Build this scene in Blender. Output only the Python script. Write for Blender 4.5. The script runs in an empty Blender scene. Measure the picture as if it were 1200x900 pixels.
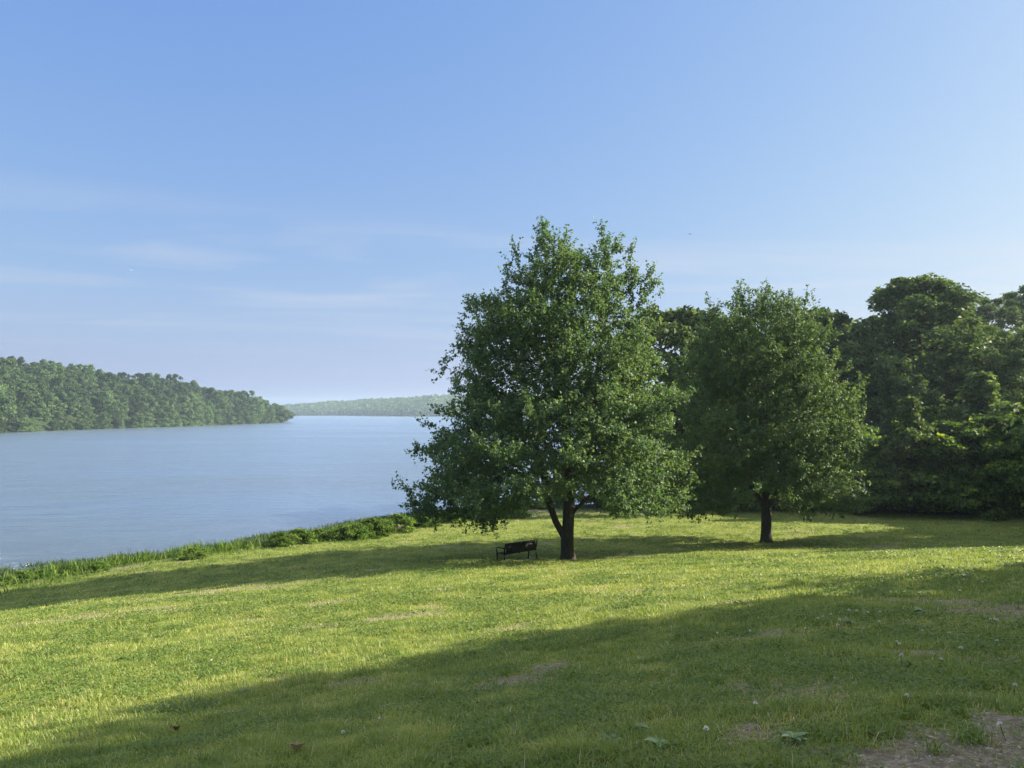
import bpy, math, random
import numpy as np

random.seed(7)
RNG = np.random.default_rng(11)
PI = math.pi
EYE = 8.2            # camera height above the lake (water is z = 0)
F = 901.0            # focal length in pixels of the 1200 px wide photograph
HOR = 482.0
COL = bpy.context.scene.collection

# ------------------------------------------------------------------ noise
def _hash(ix, iy, seed):
    n = (ix.astype(np.int64) * 374761393 + iy.astype(np.int64) * 668265263 + seed * 1442695041) & 0x7fffffff
    n = ((n ^ (n >> 13)) * 1274126177) & 0x7fffffff
    n = (n ^ (n >> 16)) & 0xffff
    return n / 65535.0

def vnoise(x, y, seed=0):
    x = np.asarray(x, float); y = np.asarray(y, float)
    ix = np.floor(x); iy = np.floor(y); fx = x - ix; fy = y - iy
    fx = fx * fx * (3 - 2 * fx); fy = fy * fy * (3 - 2 * fy)
    a = _hash(ix, iy, seed); b = _hash(ix + 1, iy, seed); c = _hash(ix, iy + 1, seed); d = _hash(ix + 1, iy + 1, seed)
    return (a * (1 - fx) + b * fx) * (1 - fy) + (c * (1 - fx) + d * fx) * fy

def fbm(x, y, seed=0, octs=4):
    s = 0; a = 0.5; t = 0
    for i in range(octs):
        s = s + a * vnoise(x * 2 ** i, y * 2 ** i, seed + i * 17); t += a; a *= 0.5
    return s / t

def smooth(a, b, x):
    t = np.clip((np.asarray(x, float) - a) / (b - a), 0, 1)
    return t * t * (3 - 2 * t)

# ------------------------------------------------------------------ terrain
def pix(px, py, d):
    return ((px - 600) / F * d, d, -(py - HOR) / F * d)

CTRL = [pix(*p) for p in [
    (0, 900, 5.0), (300, 900, 4.3), (600, 900, 4.0), (900, 900, 3.6), (1200, 900, 3.35),
    (0, 860, 7.0), (300, 850, 6.5), (600, 830, 5.7), (900, 820, 4.9), (1200, 800, 5.1),
    (0, 800, 10), (300, 760, 12), (600, 745, 11), (900, 740, 8.7), (1200, 740, 7.6),
    (0, 740, 17.5), (300, 700, 21), (600, 700, 17), (900, 690, 13.5), (1200, 690, 12), (1200, 660, 17),
    (0, 706, 29), (300, 672, 32), (450, 663, 30), (600, 667, 26), (750, 662, 26), (900, 654, 24.5), (1050, 648, 23.5), (1200, 643, 22),
    (605, 655, 32), (665, 656, 34), (896, 635, 42), (1050, 628, 44),
    (0, 691, 33.5), (180, 657, 38.5), (340, 638, 44), (440, 630, 47), (490, 614, 53),
    (1200, 621, 46.5), (1000, 605, 57), (1200, 607, 53), (800, 601.5, 59), (600, 600.5, 61), (900, 619, 49), (740, 640, 40),
]]
CTRL += [(0, 0, -1.6), (0, -10, -1.3), (3, 1.5, -1.45), (-3, 1.5, -1.9), (-15, -5, -4.4), (-15, 5, -4.8), (-30, 5, -7.0), (-43, 12, -8.2), (-34, 28, -8.0), (-30, -20, -5.8), (12, 0, -1.3), (25, 0, -1.0),
         (20, 10, -2.3), (26, 20, -3.6), (34, 32, -5.6), (10, -15, -0.8), (38, 10, -1.6), (0, -30, -.8), (30, -30, 0),
         (-25.6, 38.2, -8.2), (-20.6, 41.8, -8.2), (-15.0, 48.6, -8.2), (-10.2, 56, -8.2), (0, 66, -8.2),
         (-31, 46, -8.9), (-20, 55, -9.1), (-8, 68, -9.2), (-50, 22, -9.4), (-45, 50, -11), (-25, 85, -11), (10, 88, -9.3),
         (22, 66, -7.5), (30, 68, -6.5), (45, 60, -4.5), (45, 80, -1), (60, 60, -1), (60, 90, 5), (32, 90, -4), (80, 80, 9), (80, 40, 1), (52, 40, -4.5), (100, 120, 13), (60, 0, 0)]
CTRL = np.array(CTRL)

def _tps_fit(P):
    n = len(P); X = P[:, :2] / 50.0
    d2 = ((X[:, None] - X[None]) ** 2).sum(-1)
    K = 0.5 * d2 * np.log(d2 + 1e-12) + np.eye(n) * 2e-4
    Q = np.hstack([np.ones((n, 1)), X])
    A = np.zeros((n + 3, n + 3)); A[:n, :n] = K; A[:n, n:] = Q; A[n:, :n] = Q.T
    b = np.zeros(n + 3); b[:n] = P[:, 2]
    return X, np.linalg.solve(A, b)
_TX, _TW = _tps_fit(CTRL)

def near_h(x, y):
    q = np.stack([x.ravel(), y.ravel()], 1) / 50.0
    out = np.empty(len(q))
    for i in range(0, len(q), 20000):
        c = q[i:i + 20000]
        d2 = ((c[:, None] - _TX[None]) ** 2).sum(-1)
        out[i:i + 20000] = (0.5 * d2 * np.log(d2 + 1e-12)) @ _TW[:-3] + _TW[-3] + c @ _TW[-2:]
    return out.reshape(x.shape) + EYE

def hill_shore(y):
    return np.interp(y, [0, 200, 295, 350, 410, 500, 555, 572, 590, 640, 800, 1500], [-215, -205, -197, -193, -181, -170, -164, -166, -182, -235, -420, -900])

def hill_h(x, y):
    s = hill_shore(y) - x
    A = np.interp(y, [150, 250, 350, 450, 500, 530, 570, 650, 900], [17, 20, 24, 24.5, 23, 18, 12, 7, 5])
    return -3 + 3.7 * smooth(-5, 5, s) + A * (1 - np.exp(-np.clip(s, 0, None) / 42.0)) * (1 + .25 * (fbm(x / 60, y / 60, 5) - .5))

def far_shore_y(x):
    return np.interp(x, [-1500, -520, -320, -210, -150, 100, 400], [1500, 1480, 1450, 1290, 1235, 1200, 1100]) + 18 * (fbm(x / 60, x * 0, 8) - .5)

def far_h(x, y):
    h = np.full(np.shape(x), -3.0)
    s = x - (0.3 * y + 25)
    h = np.maximum(h, -3 + 4 * smooth(-6, 6, s) + 30 * (1 - np.exp(-np.clip(s, 0, None) / 90.0)))
    s = -y - 25
    h = np.maximum(h, -3 + 10 * smooth(-10, 40, s + .0 * x))
    h = np.maximum(h, np.where(x < -60, hill_h(x, y), -3))
    s = y - far_shore_y(x)
    A = np.interp(x, [-1500, -700, -480, -380, -150, 300], [12, 12, 10, 20, 26, 26])
    h = np.maximum(h, -3 + 3.6 * smooth(-6, 6, s) + A * (1 - np.exp(-np.clip(s, 0, None) / 70.0)) * (1 + .5 * (fbm(x / 130, y / 130, 9) - .5)))
    return h

def height(x, y):
    x = np.asarray(x, float); y = np.asarray(y, float)
    sh = x.shape
    x = np.atleast_1d(x); y = np.atleast_1d(y)
    r = np.hypot(x, y)
    w = smooth(95, 150, r)
    h = far_h(x, y) * w + near_h(x, y) * (1 - w)
    lump = (fbm(x / 1.1, y / 1.1, 3) - .5) * .07 + (fbm(x / 5, y / 5, 4) - .5) * .10
    h = h + lump * (1 - smooth(25, 60, r))
    return h.reshape(sh) if sh else float(h[0])

def ground_at(px, py):
    """world point where the sight line through a pixel meets the ground"""
    dx = (px - 600) / F; dz = -(py - HOR) / F
    d = np.concatenate([np.linspace(2, 80, 4000), np.linspace(80, 1600, 3000)])
    g = height(dx * d, d); z = EYE + dz * d
    k = np.argmax(z <= np.maximum(g, 0))
    return np.array([dx * d[k], d[k], g[k]])

def at_depth(px, d):
    x = (px - 600) / F * d
    return x, d, height(x, d)

# ------------------------------------------------------------------ mesh helpers
def np_mesh(name, V, faces_list, smooth_faces=False):
    """faces_list: list of int arrays (n,k)"""
    me = bpy.data.meshes.new(name)
    V = np.asarray(V, np.float32)
    me.vertices.add(len(V)); me.vertices.foreach_set('co', V.ravel())
    loops = np.concatenate([f.ravel() for f in faces_list]).astype(np.int32)
    sizes = np.concatenate([np.full(len(f), f.shape[1], np.int32) for f in faces_list])
    starts = np.concatenate([[0], np.cumsum(sizes)[:-1]]).astype(np.int32)
    me.loops.add(len(loops)); me.loops.foreach_set('vertex_index', loops)
    me.polygons.add(len(sizes)); me.polygons.foreach_set('loop_start', starts); me.polygons.foreach_set('loop_total', sizes)
    me.update(calc_edges=True)
    if smooth_faces:
        me.polygons.foreach_set('use_smooth', np.ones(len(sizes), bool))
    return me

def fattr(me, name, vals):
    a = me.attributes.new(name, 'FLOAT', 'POINT'); a.data.foreach_set('value', np.asarray(vals, np.float32))

def link(name, me, mat=None, parent=None, loc=None):
    o = bpy.data.objects.new(name, me); COL.objects.link(o)
    if mat is not None and me is not None and len(me.materials) == 0: me.materials.append(mat)
    if parent is not None: o.parent = parent
    if loc is not None: o.location = loc
    return o

def tag(o, label=None, cat=None, group=None, kind=None):
    if label: o['label'] = label
    if cat: o['category'] = cat
    if group: o['group'] = group
    if kind: o['kind'] = kind
    return o

def thing(name, label, cat, loc=(0, 0, 0), rz=0, group=None, scale=1):
    o = bpy.data.objects.new(name, None); COL.objects.link(o)
    o.empty_display_size = .3
    o.location = loc; o.rotation_euler = (0, 0, rz)
    o.scale = (scale, scale, scale) if np.isscalar(scale) else scale
    return tag(o, label, cat, group)

def copy_thing(root, loc, rz, label, group=None, scale=1):
    r = root.copy(); COL.objects.link(r); r.location = loc; r.rotation_euler = (0, 0, rz)
    r.scale = (scale, scale, scale) if np.isscalar(scale) else scale
    r['label'] = label
    if group: r['group'] = group
    elif 'group' in r: del r['group']
    for ch in list(root.children):
        c = ch.copy(); COL.objects.link(c); c.parent = r
        for g in ch.children:
            d = g.copy(); COL.objects.link(d); d.parent = c
    return r

class MB:
    """collects tubes, boxes and prisms into one mesh"""
    def __init__(s): s.V = []; s.T = []; s.Q = []; s.n = 0
    def add(s, V, Q=None, T=None):
        V = np.asarray(V, float)
        if Q is not None and len(Q): s.Q.append(np.asarray(Q, int) + s.n)
        if T is not None and len(T): s.T.append(np.asarray(T, int) + s.n)
        s.V.append(V); s.n += len(V)
    def box(s, c, size, rot=None, bev=.12):
        # box with chamfered vertical and horizontal edges through a slightly inset profile
        hx, hy, hz = [v / 2 for v in size]; b = min(size) * bev
        pts = []
        for z, k in ((-hz, b), (-hz + b, 0), (hz - b, 0), (hz, b)):
            x = hx - k; y = hy - k
            pts += [(-x + b, -y, z), (x - b, -y, z), (x, -y + b, z), (x, y - b, z), (x - b, y, z), (-x + b, y, z), (-x, y - b, z), (-x, -y + b, z)]
        P = np.array(pts)
        if rot is not None: P = P @ np.array(rot).T
        P = P + np.array(c)
        Q = []
        for r in range(3):
            for k in range(8):
                Q.append((r * 8 + k, r * 8 + (k + 1) % 8, (r + 1) * 8 + (k + 1) % 8, (r + 1) * 8 + k))
        for o, rev in ((0, True), (24, False)):
            for q in ((0, 1, 2, 7), (7, 2, 3, 6), (6, 3, 4, 5)):
                q = [o + v for v in q]
                Q.append(tuple(reversed(q)) if rev else tuple(q))
        s.add(P, Q)
    def tube(s, pts, rads, n=8, caps=True):
        pts = np.asarray(pts, float); m = len(pts)
        rads = np.broadcast_to(np.asarray(rads, float), (m,))
        T = np.gradient(pts, axis=0); T /= np.linalg.norm(T, axis=1)[:, None] + 1e-9
        ref = np.array([0, 0, 1.0]) if abs(T[0, 2]) < .9 else np.array([1.0, 0, 0])
        V = []; 
        for i in range(m):
            u = np.cross(T[i], ref); u /= np.linalg.norm(u) + 1e-9; v = np.cross(T[i], u); ref = -np.cross(T[i], u) if False else ref
            a = np.arange(n) * 2 * PI / n
            V.append(pts[i] + rads[i] * (np.cos(a)[:, None] * u + np.sin(a)[:, None] * v))
        V = np.concatenate(V)
        k = np.arange(n); Q = []
        for i in range(m - 1):
            Q.append(np.stack([i * n + k, i * n + (k + 1) % n, (i + 1) * n + (k + 1) % n, (i + 1) * n + k], 1))
        Q = np.concatenate(Q)
        Tt = None
        if caps:
            V = np.vstack([V, pts[0], pts[-1]])
            Tt = np.vstack([np.stack([(k + 1) % n, k, np.full(n, m * n)], 1), np.stack([(m - 1) * n + k, (m - 1) * n + (k + 1) % n, np.full(n, m * n + 1)], 1)])
        s.add(V, Q, Tt)
    def mesh(s, name, smooth_faces=False):
        fl = []
        if s.Q: fl.append(np.concatenate(s.Q))
        if s.T: fl.append(np.concatenate(s.T))
        return np_mesh(name, np.concatenate(s.V), fl, smooth_faces)

def unit(v):
    return v / (np.linalg.norm(v, axis=-1, keepdims=True) + 1e-9)

def leaf_mesh(name, P, N, D, L, W, v, fold=.25):
    """folded rhombus leaves: P base point, N normal, D tip direction, L length, W width, v tint"""
    n = len(P)
    D = unit(D); N = unit(N - (N * D).sum(1)[:, None] * D); S = np.cross(D, N)
    L = np.broadcast_to(L, (n,))[:, None]; W = np.broadcast_to(W, (n,))[:, None]
    b = P; t = P + D * L - N * L * .12
    l = P + D * L * .42 + S * W * .5 + N * W * fold; r = P + D * L * .42 - S * W * .5 + N * W * fold
    V = np.stack([b, r, t, l], 1).reshape(-1, 3)
    i = np.arange(n) * 4
    T = np.concatenate([np.stack([i, i + 1, i + 2], 1), np.stack([i, i + 2, i + 3], 1)])
    me = np_mesh(name, V, [T])
    fattr(me, 'tint', np.repeat(v, 4))
    return me

def rand_unit(n, rng):
    return unit(rng.normal(size=(n, 3)))

# ------------------------------------------------------------------ materials
def new_mat(name):
    m = bpy.data.materials.new(name); m.use_nodes = True
    nt = m.node_tree; nt.nodes.clear()
    return m, nt, nt.nodes.new('ShaderNodeOutputMaterial')

def N_(nt, t, **kw):
    n = nt.nodes.new(t)
    for k, v in kw.items(): setattr(n, k, v)
    return n

def ramp(nt, stops):
    n = nt.nodes.new('ShaderNodeValToRGB'); e = n.color_ramp.elements
    while len(e) < len(stops): e.new(.5)
    for i, (p, c) in enumerate(stops): e[i].position = p; e[i].color = (*c, 1)
    return n

def leaf_mat(name, c0, c1, c2, trans=.35, objvar=.35, rough=.6, spec=.15, tboost=(1.5, 1.5, .7)):
    m, nt, out = new_mat(name)
    at = N_(nt, 'ShaderNodeAttribute', attribute_name='tint')
    oi = N_(nt, 'ShaderNodeObjectInfo')
    rp = ramp(nt, [(0, c0), (.55, c1), (1, c2)])
    mp = N_(nt, 'ShaderNodeMapRange'); mp.inputs['To Min'].default_value = 1 - objvar; mp.inputs['To Max'].default_value = 1 + objvar
    mul = N_(nt, 'ShaderNodeVectorMath', operation='SCALE')
    nt.links.new(at.outputs['Fac'], rp.inputs[0]); nt.links.new(oi.outputs['Random'], mp.inputs['Value'])
    nt.links.new(rp.outputs[0], mul.inputs[0]); nt.links.new(mp.outputs[0], mul.inputs['Scale'])
    bs = N_(nt, 'ShaderNodeBsdfPrincipled'); bs.inputs['Roughness'].default_value = rough; bs.inputs['Specular IOR Level'].default_value = spec
    tr = N_(nt, 'ShaderNodeBsdfTranslucent')
    tm = N_(nt, 'ShaderNodeVectorMath', operation='MULTIPLY'); tm.inputs[1].default_value = tboost
    nt.links.new(mul.outputs[0], bs.inputs['Base Color']); nt.links.new(mul.outputs[0], tm.inputs[0]); nt.links.new(tm.outputs[0], tr.inputs['Color'])
    mx = N_(nt, 'ShaderNodeMixShader'); mx.inputs[0].default_value = trans
    nt.links.new(bs.outputs[0], mx.inputs[1]); nt.links.new(tr.outputs[0], mx.inputs[2]); nt.links.new(mx.outputs[0], out.inputs['Surface'])
    return m

def solid_mat(name, c0, c1, scale=8, rough=.8, bump=.3, spec=.3, metallic=0, coords='Object', stretch=(1, 1, 1), bdist=.02):
    m, nt, out = new_mat(name)
    tc = N_(nt, 'ShaderNodeTexCoord'); mp = N_(nt, 'ShaderNodeMapping'); mp.inputs['Scale'].default_value = stretch
    no = N_(nt, 'ShaderNodeTexNoise'); no.inputs['Scale'].default_value = scale; no.inputs['Detail'].default_value = 8
    rp = ramp(nt, [(.3, c0), (.7, c1)])
    bs = N_(nt, 'ShaderNodeBsdfPrincipled'); bs.inputs['Roughness'].default_value = rough
    bs.inputs['Specular IOR Level'].default_value = spec; bs.inputs['Metallic'].default_value = metallic
    bu = N_(nt, 'ShaderNodeBump'); bu.inputs['Strength'].default_value = bump; bu.inputs['Distance'].default_value = bdist
    L = nt.links.new
    L(tc.outputs[coords], mp.inputs[0]); L(mp.outputs[0], no.inputs['Vector']); L(no.outputs['Fac'], rp.inputs[0]); L(rp.outputs[0], bs.inputs['Base Color'])
    L(no.outputs['Fac'], bu.inputs['Height']); L(bu.outputs[0], bs.inputs['Normal']); L(bs.outputs[0], out.inputs['Surface'])
    return m

M_bark = solid_mat('bark', (.02, .018, .015), (.065, .057, .047), scale=9, rough=.9, bump=.9, stretch=(3, 3, .6), bdist=.04)
M_maple = leaf_mat('maple_leaf', (.042, .090, .042), (.080, .146, .060), (.165, .225, .095), trans=.38, objvar=.0, spec=.28, rough=.55)
M_maple2 = leaf_mat('round_maple_leaf', (.048, .096, .042), (.088, .152, .060), (.175, .23, .09), trans=.32, objvar=.0, spec=.22, rough=.55)
M_wood = leaf_mat('woodland_leaf', (.026, .056, .026), (.072, .127, .048), (.19, .25, .08), trans=.3, objvar=.3)
M_bush = leaf_mat('thicket_leaf', (.014, .04, .014), (.06, .12, .028), (.26, .33, .06), trans=.34, objvar=.25)
M_hill = leaf_mat('hill_leaf', (.035, .07, .034), (.075, .13, .052), (.14, .19, .075), trans=.25, objvar=.5)
M_reed = leaf_mat('reed_leaf', (.055, .095, .055), (.085, .13, .075), (.13, .17, .10), trans=.3, objvar=.0)
M_weed = leaf_mat('weed_leaf', (.055, .11, .02), (.10, .18, .035), (.19, .25, .06), trans=.4, objvar=.2)
M_broad = leaf_mat('broad_leaf', (.08, .15, .03), (.16, .24, .07), (.34, .38, .20), trans=.2, objvar=.2, rough=.35, spec=.5)
M_petal = leaf_mat('clover_petal', (.72, .68, .56), (.85, .8, .68), (.9, .87, .78), trans=.25, objvar=.1, tboost=(1, 1, 1))
M_dry = leaf_mat('dry_leaf', (.12, .07, .035), (.2, .13, .07), (.34, .25, .16), trans=.15, objvar=.2, tboost=(1, 1, 1))
M_gravel = solid_mat('gravel_stone', (.16, .13, .10), (.42, .37, .30), scale=25, rough=.85, coords='Object')
M_metal = solid_mat('black_coated_metal', (.0015, .002, .0022), (.003, .0035, .004), scale=40, rough=.5, bump=.05, spec=.18)
M_conc = solid_mat('weathered_concrete', (.2, .19, .17), (.34, .32, .29), scale=14, rough=.9, bump=.3)
M_bird = solid_mat('dark_feather', (.02, .02, .025), (.05, .05, .055), scale=30, rough=.7)
M_gull = solid_mat('white_feather', (.7, .7, .7), (.85, .85, .85), scale=30, rough=.6)

# ground ------------------------------------------------------------
def ground_mat():
    m, nt, out = new_mat('meadow_ground')
    L = nt.links.new
    tc = N_(nt, 'ShaderNodeTexCoord')
    n1 = N_(nt, 'ShaderNodeTexNoise'); n1.inputs['Scale'].default_value = 1.3; n1.inputs['Detail'].default_value = 9; n1.inputs['Roughness'].default_value = .65
    n2 = N_(nt, 'ShaderNodeTexNoise'); n2.inputs['Scale'].default_value = 22; n2.inputs['Detail'].default_value = 8; n2.inputs['Roughness'].default_value = .7
    L(tc.outputs['Object'], n1.inputs['Vector']); L(tc.outputs['Object'], n2.inputs['Vector'])
    g1 = ramp(nt, [(.3, (.08, .12, .03)), (.5, (.16, .2, .05)), (.7, (.26, .28, .08))])
    L(n1.outputs['Fac'], g1.inputs[0])
    g2 = ramp(nt, [(.3, (.45, .5, .4)), (.7, (1.3, 1.25, 1.2))])
    L(n2.outputs['Fac'], g2.inputs[0])
    mu = N_(nt, 'ShaderNodeMix', data_type='RGBA', blend_type='MULTIPLY'); mu.inputs[0].default_value = 1
    L(g1.outputs[0], mu.inputs[6]); L(g2.outputs[0], mu.inputs[7])
    d = ramp(nt, [(.25, (.09, .074, .048)), (.5, (.20, .17, .112)), (.75, (.38, .33, .24))])
    L(n2.outputs['Fac'], d.inputs[0])
    at = N_(nt, 'ShaderNodeAttribute', attribute_name='dirt')
    ad = N_(nt, 'ShaderNodeMath', operation='ADD')
    sc = N_(nt, 'ShaderNodeMath', operation='MULTIPLY_ADD'); sc.inputs[1].default_value = 1.6; sc.inputs[2].default_value = -.8
    L(n2.outputs['Fac'], sc.inputs[0]); L(sc.outputs[0], ad.inputs[1]); L(at.outputs['Fac'], ad.inputs[0])
    cl = N_(nt, 'ShaderNodeMapRange', interpolation_type='SMOOTHSTEP'); cl.inputs['From Min'].default_value = .35; cl.inputs['From Max'].default_value = .65
    L(ad.outputs[0], cl.inputs['Value'])
    mx = N_(nt, 'ShaderNodeMix', data_type='RGBA'); L(cl.outputs[0], mx.inputs[0]); L(mu.outputs[2], mx.inputs[6]); L(d.outputs[0], mx.inputs[7])
    # woodland floor under trees
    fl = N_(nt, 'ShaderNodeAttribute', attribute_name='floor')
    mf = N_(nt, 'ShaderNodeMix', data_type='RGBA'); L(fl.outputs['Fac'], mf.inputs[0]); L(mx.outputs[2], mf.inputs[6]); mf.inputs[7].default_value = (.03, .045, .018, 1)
    bs = N_(nt, 'ShaderNodeBsdfPrincipled'); bs.inputs['Roughness'].default_value = .95; bs.inputs['Specular IOR Level'].default_value = .1
    L(mf.outputs[2], bs.inputs['Base Color'])
    bu = N_(nt, 'ShaderNodeBump'); bu.inputs['Strength'].default_value = .7; bu.inputs['Distance'].default_value = .04
    L(n2.outputs['Fac'], bu.inputs['Height']); L(bu.outputs[0], bs.inputs['Normal']); L(bs.outputs[0], out.inputs['Surface'])
    return m
M_ground = ground_mat()

# bare or dry patches: (x, y, rx, ry, strength)
PATCH = []
for px, py, rx, ry, s in [(1130, 885, .62, .42, .9), (1195, 850, .45, .4, .8), (1060, 900, .4, .3, .8), (1180, 712, 1.1, .8, .85), (1125, 705, .5, .5, .55), (640, 778, .55, .5, .6), (600, 800, .4, .35, .35), (700, 765, .35, .3, .4),
                          (95, 722, 1.6, .9, .55), (255, 691, 1.6, .8, .6), (160, 716, 1.0, .7, .5), (340, 735, 1.0, .6, .38), (800, 685, 1.4, 1.0, .35), (455, 720, .6, .5, .2), (1185, 770, .4, .35, .7), (1150, 812, .35, .3, .6), (1085, 858, .3, .25, .65), (1010, 884, .3, .25, .5), (1000, 775, .3, .25, .38), (905, 722, .4, .3, .35), (960, 792, .25, .25, .38), (1065, 760, .3, .3, .5), (760, 800, .3, .25, .35), (930, 845, .4, .3, .45), (1010, 815, .4, .3, .3),
                          (150, 664, .34, .22, 1.0), (305, 641, .42, .24, 1.0), (215, 656, .25, .16, .9), (40, 680, .25, .16, .9), (960, 640, 1.6, 1.0, .3), (1040, 615, 2.0, .6, .35)]:
    g = ground_at(px, py); PATCH.append((g[0], g[1], rx * max(1, .2 * g[1] / 2), ry * max(1, .2 * g[1] / 2), s))

def dirt_at(x, y):
    d = np.zeros(np.shape(x))
    w = (fbm(x * 1.7, y * 1.7, 41) - .5) * 1.6 + (fbm(x * 7, y * 7, 43) - .5) * .9
    for cx, cy, rx, ry, s in PATCH:
        q = np.sqrt(((x - cx) / rx) ** 2 + ((y - cy) / ry) ** 2) + w
        d = np.maximum(d, .92 * s * (1 - smooth(.1, 1.3, q)))
    d = d + .55 * smooth(.60, .78, fbm(x * .55, y * .8, 77)) + .3 * smooth(.58, .74, fbm(x * 2.3, y * 2.3, 79)) * smooth(-3, 2, x) * smooth(16, 8, np.hypot(x, y))
    return np.clip(d, 0, 1)

def lawn_edge(x, y):
    """>0 on the mown lawn, <0 in the rough strip by the lake or in the wood"""
    ex = np.interp(y, [-40, 0, 20, 33.5, 38.5, 44, 47, 53, 60, 80], [-33, -31, -26, -20.6, -16.3, -11.8, -8.2, -6.4, -5, 30])
    return x - ex

WOODLINE = [(-4, 62.5), (2, 62), (8, 61), (14, 60.5), (21, 59.5), (27, 57.5), (31, 55.5), (36, 54), (41, 50), (46, 44), (49, 36), (49, 20), (47, 8)]
_WL = np.array(WOODLINE)
def wood_y(x): return np.interp(x, _WL[:9, 0], _WL[:9, 1], left=64, right=50)

# polar terrain sheet
def build_terrain():
    na = 900
    rr = [0.0, .4]
    while rr[-1] < 4200: rr.append(rr[-1] + max(.09, rr[-1] * .021))
    rr = np.array(rr[1:]); nr = len(rr)
    # more angular resolution ahead of the camera
    u = np.linspace(0, 1, na, endpoint=False)
    ang = 2 * PI * u + .5 * np.sin(2 * PI * u) * 1.0
    ang = ang + PI / 2 + PI
    R, A = np.meshgrid(rr, ang, indexing='ij')
    X = R * np.cos(A); Y = R * np.sin(A)
    Z = height(X, Y)
    V = np.stack([X.ravel(), Y.ravel(), Z.ravel()], 1)
    V = np.vstack([V, [0, 0, height(0., 0.)]])
    i, j = np.meshgrid(np.arange(nr - 1), np.arange(na), indexing='ij')
    i = i.ravel(); j = j.ravel(); k = (j + 1) % na
    Q = np.stack([i * na + j, (i + 1) * na + j, (i + 1) * na + k, i * na + k], 1)
    jj = np.arange(na)
    T = np.stack([np.full(na, len(V) - 1), jj, (jj + 1) % na], 1)
    me = np_mesh('ground', V, [Q, T], True)
    x = V[:, 0]; y = V[:, 1]
    d = dirt_at(x, y) * (np.hypot(x, y) < 90)
    sh = smooth(.55, .12, V[:, 2]) * (np.hypot(x, y) < 90)
    fattr(me, 'dirt', np.clip(np.maximum(d, sh * .9), 0, 1))
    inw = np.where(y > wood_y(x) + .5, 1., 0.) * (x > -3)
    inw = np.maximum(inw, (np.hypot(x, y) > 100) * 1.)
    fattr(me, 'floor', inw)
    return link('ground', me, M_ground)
terrain = tag(build_terrain(), kind='structure')

# ------------------------------------------------------------------ water
def build_water():
    m, nt, out = new_mat('lake_water'); L = nt.links.new
    tc = N_(nt, 'ShaderNodeTexCoord')
    mp = N_(nt, 'ShaderNodeMapping'); mp.inputs['Rotation'].default_value = (0, 0, .5); mp.inputs['Scale'].default_value = (1, 2.2, 1)
    L(tc.outputs['Object'], mp.inputs[0])
    a = N_(nt, 'ShaderNodeTexNoise'); a.inputs['Scale'].default_value = 1.5; a.inputs['Detail'].default_value = 7; a.inputs['Roughness'].default_value = .68
    b = N_(nt, 'ShaderNodeTexNoise'); b.inputs['Scale'].default_value = .16; b.inputs['Detail'].default_value = 4
    c = N_(nt, 'ShaderNodeTexNoise'); c.inputs['Scale'].default_value = .012; c.inputs['Detail'].default_value = 4
    L(mp.outputs[0], a.inputs['Vector']); L(mp.outputs[0], b.inputs['Vector']); L(mp.outputs[0], c.inputs['Vector'])
    bu1 = N_(nt, 'ShaderNodeBump'); bu1.inputs['Strength'].default_value = 1; bu1.inputs['Distance'].default_value = .42
    bu2 = N_(nt, 'ShaderNodeBump'); bu2.inputs['Strength'].default_value = .9; bu2.inputs['Distance'].default_value = .8
    # wind streaks change the ripple strength and the gloss
    st = N_(nt, 'ShaderNodeMapRange'); st.inputs['From Min'].default_value = .35; st.inputs['From Max'].default_value = .65; st.inputs['To Min'].default_value = .3; st.inputs['To Max'].default_value = 1.0
    L(c.outputs['Fac'], st.inputs['Value']); L(st.outputs[0], bu1.inputs['Strength'])
    L(b.outputs['Fac'], bu2.inputs['Height']); L(a.outputs['Fac'], bu1.inputs['Height']); L(bu2.outputs[0], bu1.inputs['Normal'])
    bs = N_(nt, 'ShaderNodeBsdfPrincipled'); bs.inputs['Base Color'].default_value = (.05, .08, .10, 1); bs.inputs['IOR'].default_value = 1.333
    bs.inputs['Roughness'].default_value = .3
    gl = N_(nt, 'ShaderNodeBsdfGlossy'); gl.inputs['Color'].default_value = (.84, .92, .98, 1); gl.inputs['Roughness'].default_value = .22
    fr = N_(nt, 'ShaderNodeFresnel'); fr.inputs['IOR'].default_value = 1.333; L(bu1.outputs[0], fr.inputs['Normal']); L(bu1.outputs[0], gl.inputs['Normal'])
    fm_ = N_(nt, 'ShaderNodeMapRange'); fm_.inputs['From Max'].default_value = .6; fm_.inputs['To Min'].default_value = .26; fm_.inputs['To Max'].default_value = .95; L(fr.outputs[0], fm_.inputs['Value'])
    mxw = N_(nt, 'ShaderNodeMixShader'); L(fm_.outputs[0], mxw.inputs[0]); L(bs.outputs[0], mxw.inputs[1]); L(gl.outputs[0], mxw.inputs[2])
    L(bu1.outputs[0], bs.inputs['Normal']); L(mxw.outputs[0], out.inputs['Surface'])
    n = 128; a_ = np.arange(n) * 2 * PI / n
    rings = [0.5, 30, 120, 500, 1500, 4150]
    V = [(0, 0, 0)]; 
    for r in rings: V += [(r * math.cos(t), r * math.sin(t), 0) for t in a_]
    V = np.array(V); k = np.arange(n)
    T = np.stack([np.zeros(n, int), 1 + k, 1 + (k + 1) % n], 1)
    Q = np.concatenate([np.stack([1 + i * n + k, 1 + (i + 1) * n + k, 1 + (i + 1) * n + (k + 1) % n, 1 + i * n + (k + 1) % n], 1) for i in range(len(rings) - 1)])
    o = link('lake_water', np_mesh('lake_water', V, [Q, T]), m)
    return tag(o, kind='structure')
water = build_water()

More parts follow.
